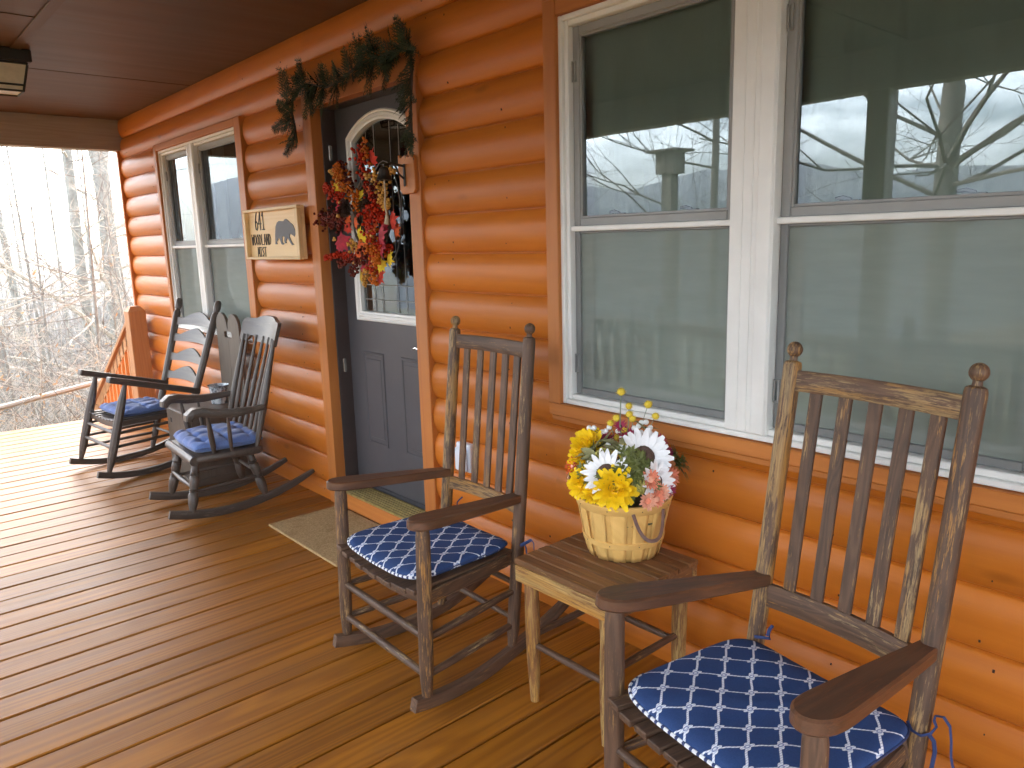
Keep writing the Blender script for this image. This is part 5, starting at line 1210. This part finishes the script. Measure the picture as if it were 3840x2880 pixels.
def tree(name, x, y, h, r, label, grp, seed, fork=None, lean=(0, 0), nl=9, first=.25, depth=2, twig=4, m=('bark_grey', 'twig_pale'), llen=.28, lr=.28):
    rnd = random.Random(seed); z0 = gz(x, y) - .3; ORG.x, ORG.y = x, y; t = thing(name, (x, y, z0), 0, label, 'tree', grp); b = MB(); c = MB(); n = 12; H = h + .3; top = fork or 1.0
    ax = lambda u: V(lean[0] * u * H + .06 * math.sin(u * 5 + seed) * r * 4, lean[1] * u * H + .06 * math.cos(u * 4 + seed) * r * 4, u * H)
    us = [0, .02, .05] + [.05 + (top - .05) * i / n for i in range(1, n + 1)]
    b.tube([ax(u) for u in us], [r * (1.7 if u == 0 else 1.25 if u < .04 else 1 - .72 * u) for u in us], 10, wob=.05)
    if fork:
        for s, a in ((-1, .13), (1, .17)):
            p = ax(fork); pts = [p]; d = V(s * a * .35, s * a, 1).normalized(); k = 8
            for i in range(k): d = (d + V(rnd.gauss(0, .02), rnd.gauss(-s * .008, .02), 0)).normalized(); pts.append(pts[-1] + d * (1 - fork) * H / k)
            b.tube([pts[0] - V(0, 0, .3)] + pts, [r * .62] + [r * .66 * (1 - .75 * i / k) for i in range(k + 1)], 9, wob=.05)
            for _ in range(nl // 2):
                i = rnd.randint(2, k); limb(c, rnd, pts[i], V(rnd.gauss(0, 1), rnd.gauss(0, 1), .7), H * llen * rnd.uniform(.5, 1), r * lr * .6, depth, twig)
    for _ in range(nl):
        u = first + (top - first) * rnd.random() ** .8; a = rnd.uniform(0, 6.28); limb(c, rnd, ax(u), V(math.cos(a), math.sin(a), rnd.uniform(-.1, .6)), H * llen * (1.15 - u * .75) * rnd.uniform(.6, 1.1), max(.006, r * (1 - .7 * u) * lr * rnd.uniform(.7, 1.1)), depth, twig)
    b.build('trunk', m[0], t); c.build('crown', m[1], t, flat=True); return t
GT = 'bare trees beyond the end of the porch'
tree('bare_tree', -15.9, 1.36, 17, .115, 'straight grey bare trunk in the middle of the woods beyond the deck', GT, 4, lean=(0, -.002), nl=16, first=.12, twig=5)
tree('bare_tree', -15.2, 1.74, 17, .175, 'thickest forked grey tree nearest the cabin corner beyond the deck', GT, 9, fork=.37, nl=14, first=.14, twig=5)
tree('bare_tree', -16.2, .55, 12.5, .085, 'leaning slim bare tree left of the straight grey trunk beyond the deck', GT, 15, lean=(0, -.05), nl=14, first=.2, twig=5)
tree('bare_tree', -13.5, -.42, 10, .095, 'mossy bare tree at the left edge of the view beyond the deck', GT, 23, nl=16, first=.1, twig=5)
SAP = [(-11.2, .35, 5.5), (-11.8, -.45, 5.0), (-12.6, .9, 6.0), (-12.2, -.05, 4.5), (-13.8, .3, 6.5), (-14.4, -.9, 6.0), (-17.5, .1, 8), (-18.2, 1.5, 9), (-18.5, -1.1, 8), (-20.5, 2.4, 10), (-21, .6, 10), (-22.5, -.7, 10), (-24, 1.8, 11), (-13.2, 1.5, 5.0), (-11.6, .95, 4.2)]
for i, (x, y, h) in enumerate(SAP):
    tree('sapling', x, y, h * .8 + .34 * (-9 - x) * .75, .022 + .002 * h, 'thin bare sapling among the brush beyond the end of the deck', 'thin saplings beyond the end of the porch', 40 + i, lean=(random.uniform(-.03, .03), random.uniform(-.05, .05)), nl=12, first=.15, depth=2, twig=4, llen=.30, lr=.42, m=('bark_grey', 'twig_pale' if i % 3 else 'twig_dark'))
def underbrush():
    rnd = random.Random(77); b = MB()
    for k in range(1500):
        x = -9.6 - 14 * rnd.random() ** 1.3; dx = -x; y = -2.0938 + dx * rnd.uniform(.02, .36) + rnd.uniform(-.6, .3); z = gz(x, y) - .05; ln = rnd.uniform(1.0, 3.8); d = V(rnd.gauss(0, .3), rnd.gauss(0, .3), 1).normalized(); p = V(x, y, z); pts = [p.copy()]; n = 6; bend = V(rnd.gauss(0, .12), rnd.gauss(0, .12), -.06)
        for i in range(n): d = (d + bend + V(rnd.gauss(0, .08), rnd.gauss(0, .08), rnd.gauss(0, .05))).normalized(); p = p + d * ln / n; pts.append(p.copy())
        r = rnd.uniform(.003, .008); m = 0 if rnd.random() < .6 else 1; b.tube(pts, [r * (1 - .6 * i / n) for i in range(n + 1)], 3, caps=False, m=m)
        for _ in range(rnd.randint(1, 4)):
            q = pts[rnd.randint(2, n)]; e = V(rnd.gauss(0, 1), rnd.gauss(0, 1), rnd.gauss(.3, .5)).normalized(); b.tube([q, q + e * ln * .14 + V(0, 0, .02), q + e * ln * .3], [r * .6, r * .45, r * .3], 3, caps=False, m=m)
        if rnd.random() < .38:
            for _ in range(rnd.randint(2, 9)):
                q = pts[rnd.randint(2, n)] + V(rnd.gauss(0, .05), rnd.gauss(0, .05), rnd.gauss(0, .05)); e = V(rnd.gauss(0, 1), rnd.gauss(0, 1), rnd.gauss(-.5, .6)); b.petal(q, e, e.orthogonal(), rnd.uniform(.03, .07), rnd.uniform(.015, .035), .3, m=2, seg=2)
    tag(b.build('underbrush', ['twig_pale', 'twig_dark', 'dry_leaf'], flat=True), None, None, kind='stuff')
underbrush()
def distant_woods():
    rnd = random.Random(99); b = MB()
    for k in range(3800):
        dist = 24 + 120 * rnd.random() ** 1.5; a = rnd.uniform(.00, .62); x = -dist * math.cos(a); y = -2.1 + dist * math.sin(a) - 2
        z = gz(x, y) - .2; h = min(rnd.uniform(5, 9.5), 1.5 - .023 * dist - z + rnd.gauss(0, .5))
        if h < 1.5: continue
        r = rnd.uniform(.04, .12); lx, ly = rnd.gauss(0, .05), rnd.gauss(0, .05)
        b.tube([V(x, y, z), V(x + lx * h * .5, y + ly * h * .5, z + h * .5), V(x + lx * h, y + ly * h, z + h)], [r, r * .6, r * .12], 3, caps=False)
        for _ in range(7):
            u = rnd.uniform(.3, .95); p = V(x + lx * h * u, y + ly * h * u, z + h * u); e = V(rnd.gauss(0, .7), rnd.gauss(0, .7), rnd.uniform(.3, 1)).normalized(); L_ = h * .25 * (1.2 - u); b.tube([p, p + e * L_ * .5 + V(0, 0, .05), p + e * L_ + V(0, 0, .3)], [r * .4, r * .28, r * .08], 3, caps=False)
    tag(b.build('distant_woods', 'far_trunk', flat=True), None, None, kind='stuff')
distant_woods()
# yard behind the camera, seen mirrored in the window panes
GY = 'bare trees in the front yard'
tree('yard_tree', -2.95, -6.2, 12, .135, 'forked big yard tree mirrored in the right window pane', GY, 301, fork=.34, nl=18, first=.20, depth=3, twig=4, m=('bark_dark', 'twig_dark'), llen=.30)
tree('yard_tree', -7.2, -8.6, 7.5, .09, 'broad bare yard tree mirrored in the left pane of the big window', GY, 312, nl=26, first=.22, depth=3, twig=4, m=('bark_dark', 'twig_dark'), llen=.42, lr=.4)
tree('yard_tree', .6, -9.0, 11, .13, 'tall yard tree far to the right of the porch front', GY, 322, nl=18, first=.2, depth=2, twig=5, m=('bark_dark', 'twig_dark'))
tree('yard_tree', -14.5, -10.5, 10, .12, 'yard tree standing farthest left of the porch front', GY, 333, nl=18, first=.2, depth=2, twig=5, m=('bark_dark', 'twig_dark'))
bh = thing('bird_house', (-6.13, -6.0, gz(-6.13, -6.0)), 0, 'flat-roofed wooden bird house on a post in the yard', 'bird house'); zz = 2.29 - gz(-6.13, -6.0)
b = MB(); b.box(-.075, .075, -.075, .075, -.3, zz - .001, axis=2); b.build('post', 'bark_dark', bh)
b = MB(); b.box(-.14, .14, -.12, .12, zz, zz + .27); b.build('box', 'bark_dark', bh)
b = MB(); b.box(-.23, .23, -.2, .2, zz + .271, zz + .30); b.build('roof', 'bark_dark', bh)

# ------------------------------------------------------------------ the misty winter air
def haze():
    b = MB(); b.box(-345, 345, -345, 345, -60, 36, b=0); o = b.build('haze', 'roofing', flat=True); o.data.materials.clear()
    m = bpy.data.materials.new('mist'); m.use_nodes = True; nt = m.node_tree; nt.nodes.clear(); ou = nt.nodes.new('ShaderNodeOutputMaterial'); v = nt.nodes.new('ShaderNodeVolumePrincipled')
    v.inputs['Color'].default_value = (.975, .975, .97, 1); v.inputs['Density'].default_value = HAZE; v.inputs['Anisotropy'].default_value = .2; nt.links.new(v.outputs['Volume'], ou.inputs['Volume'])
    o.data.materials.append(m); tag(o, None, None, kind='stuff')
HAZE = .0028
haze()
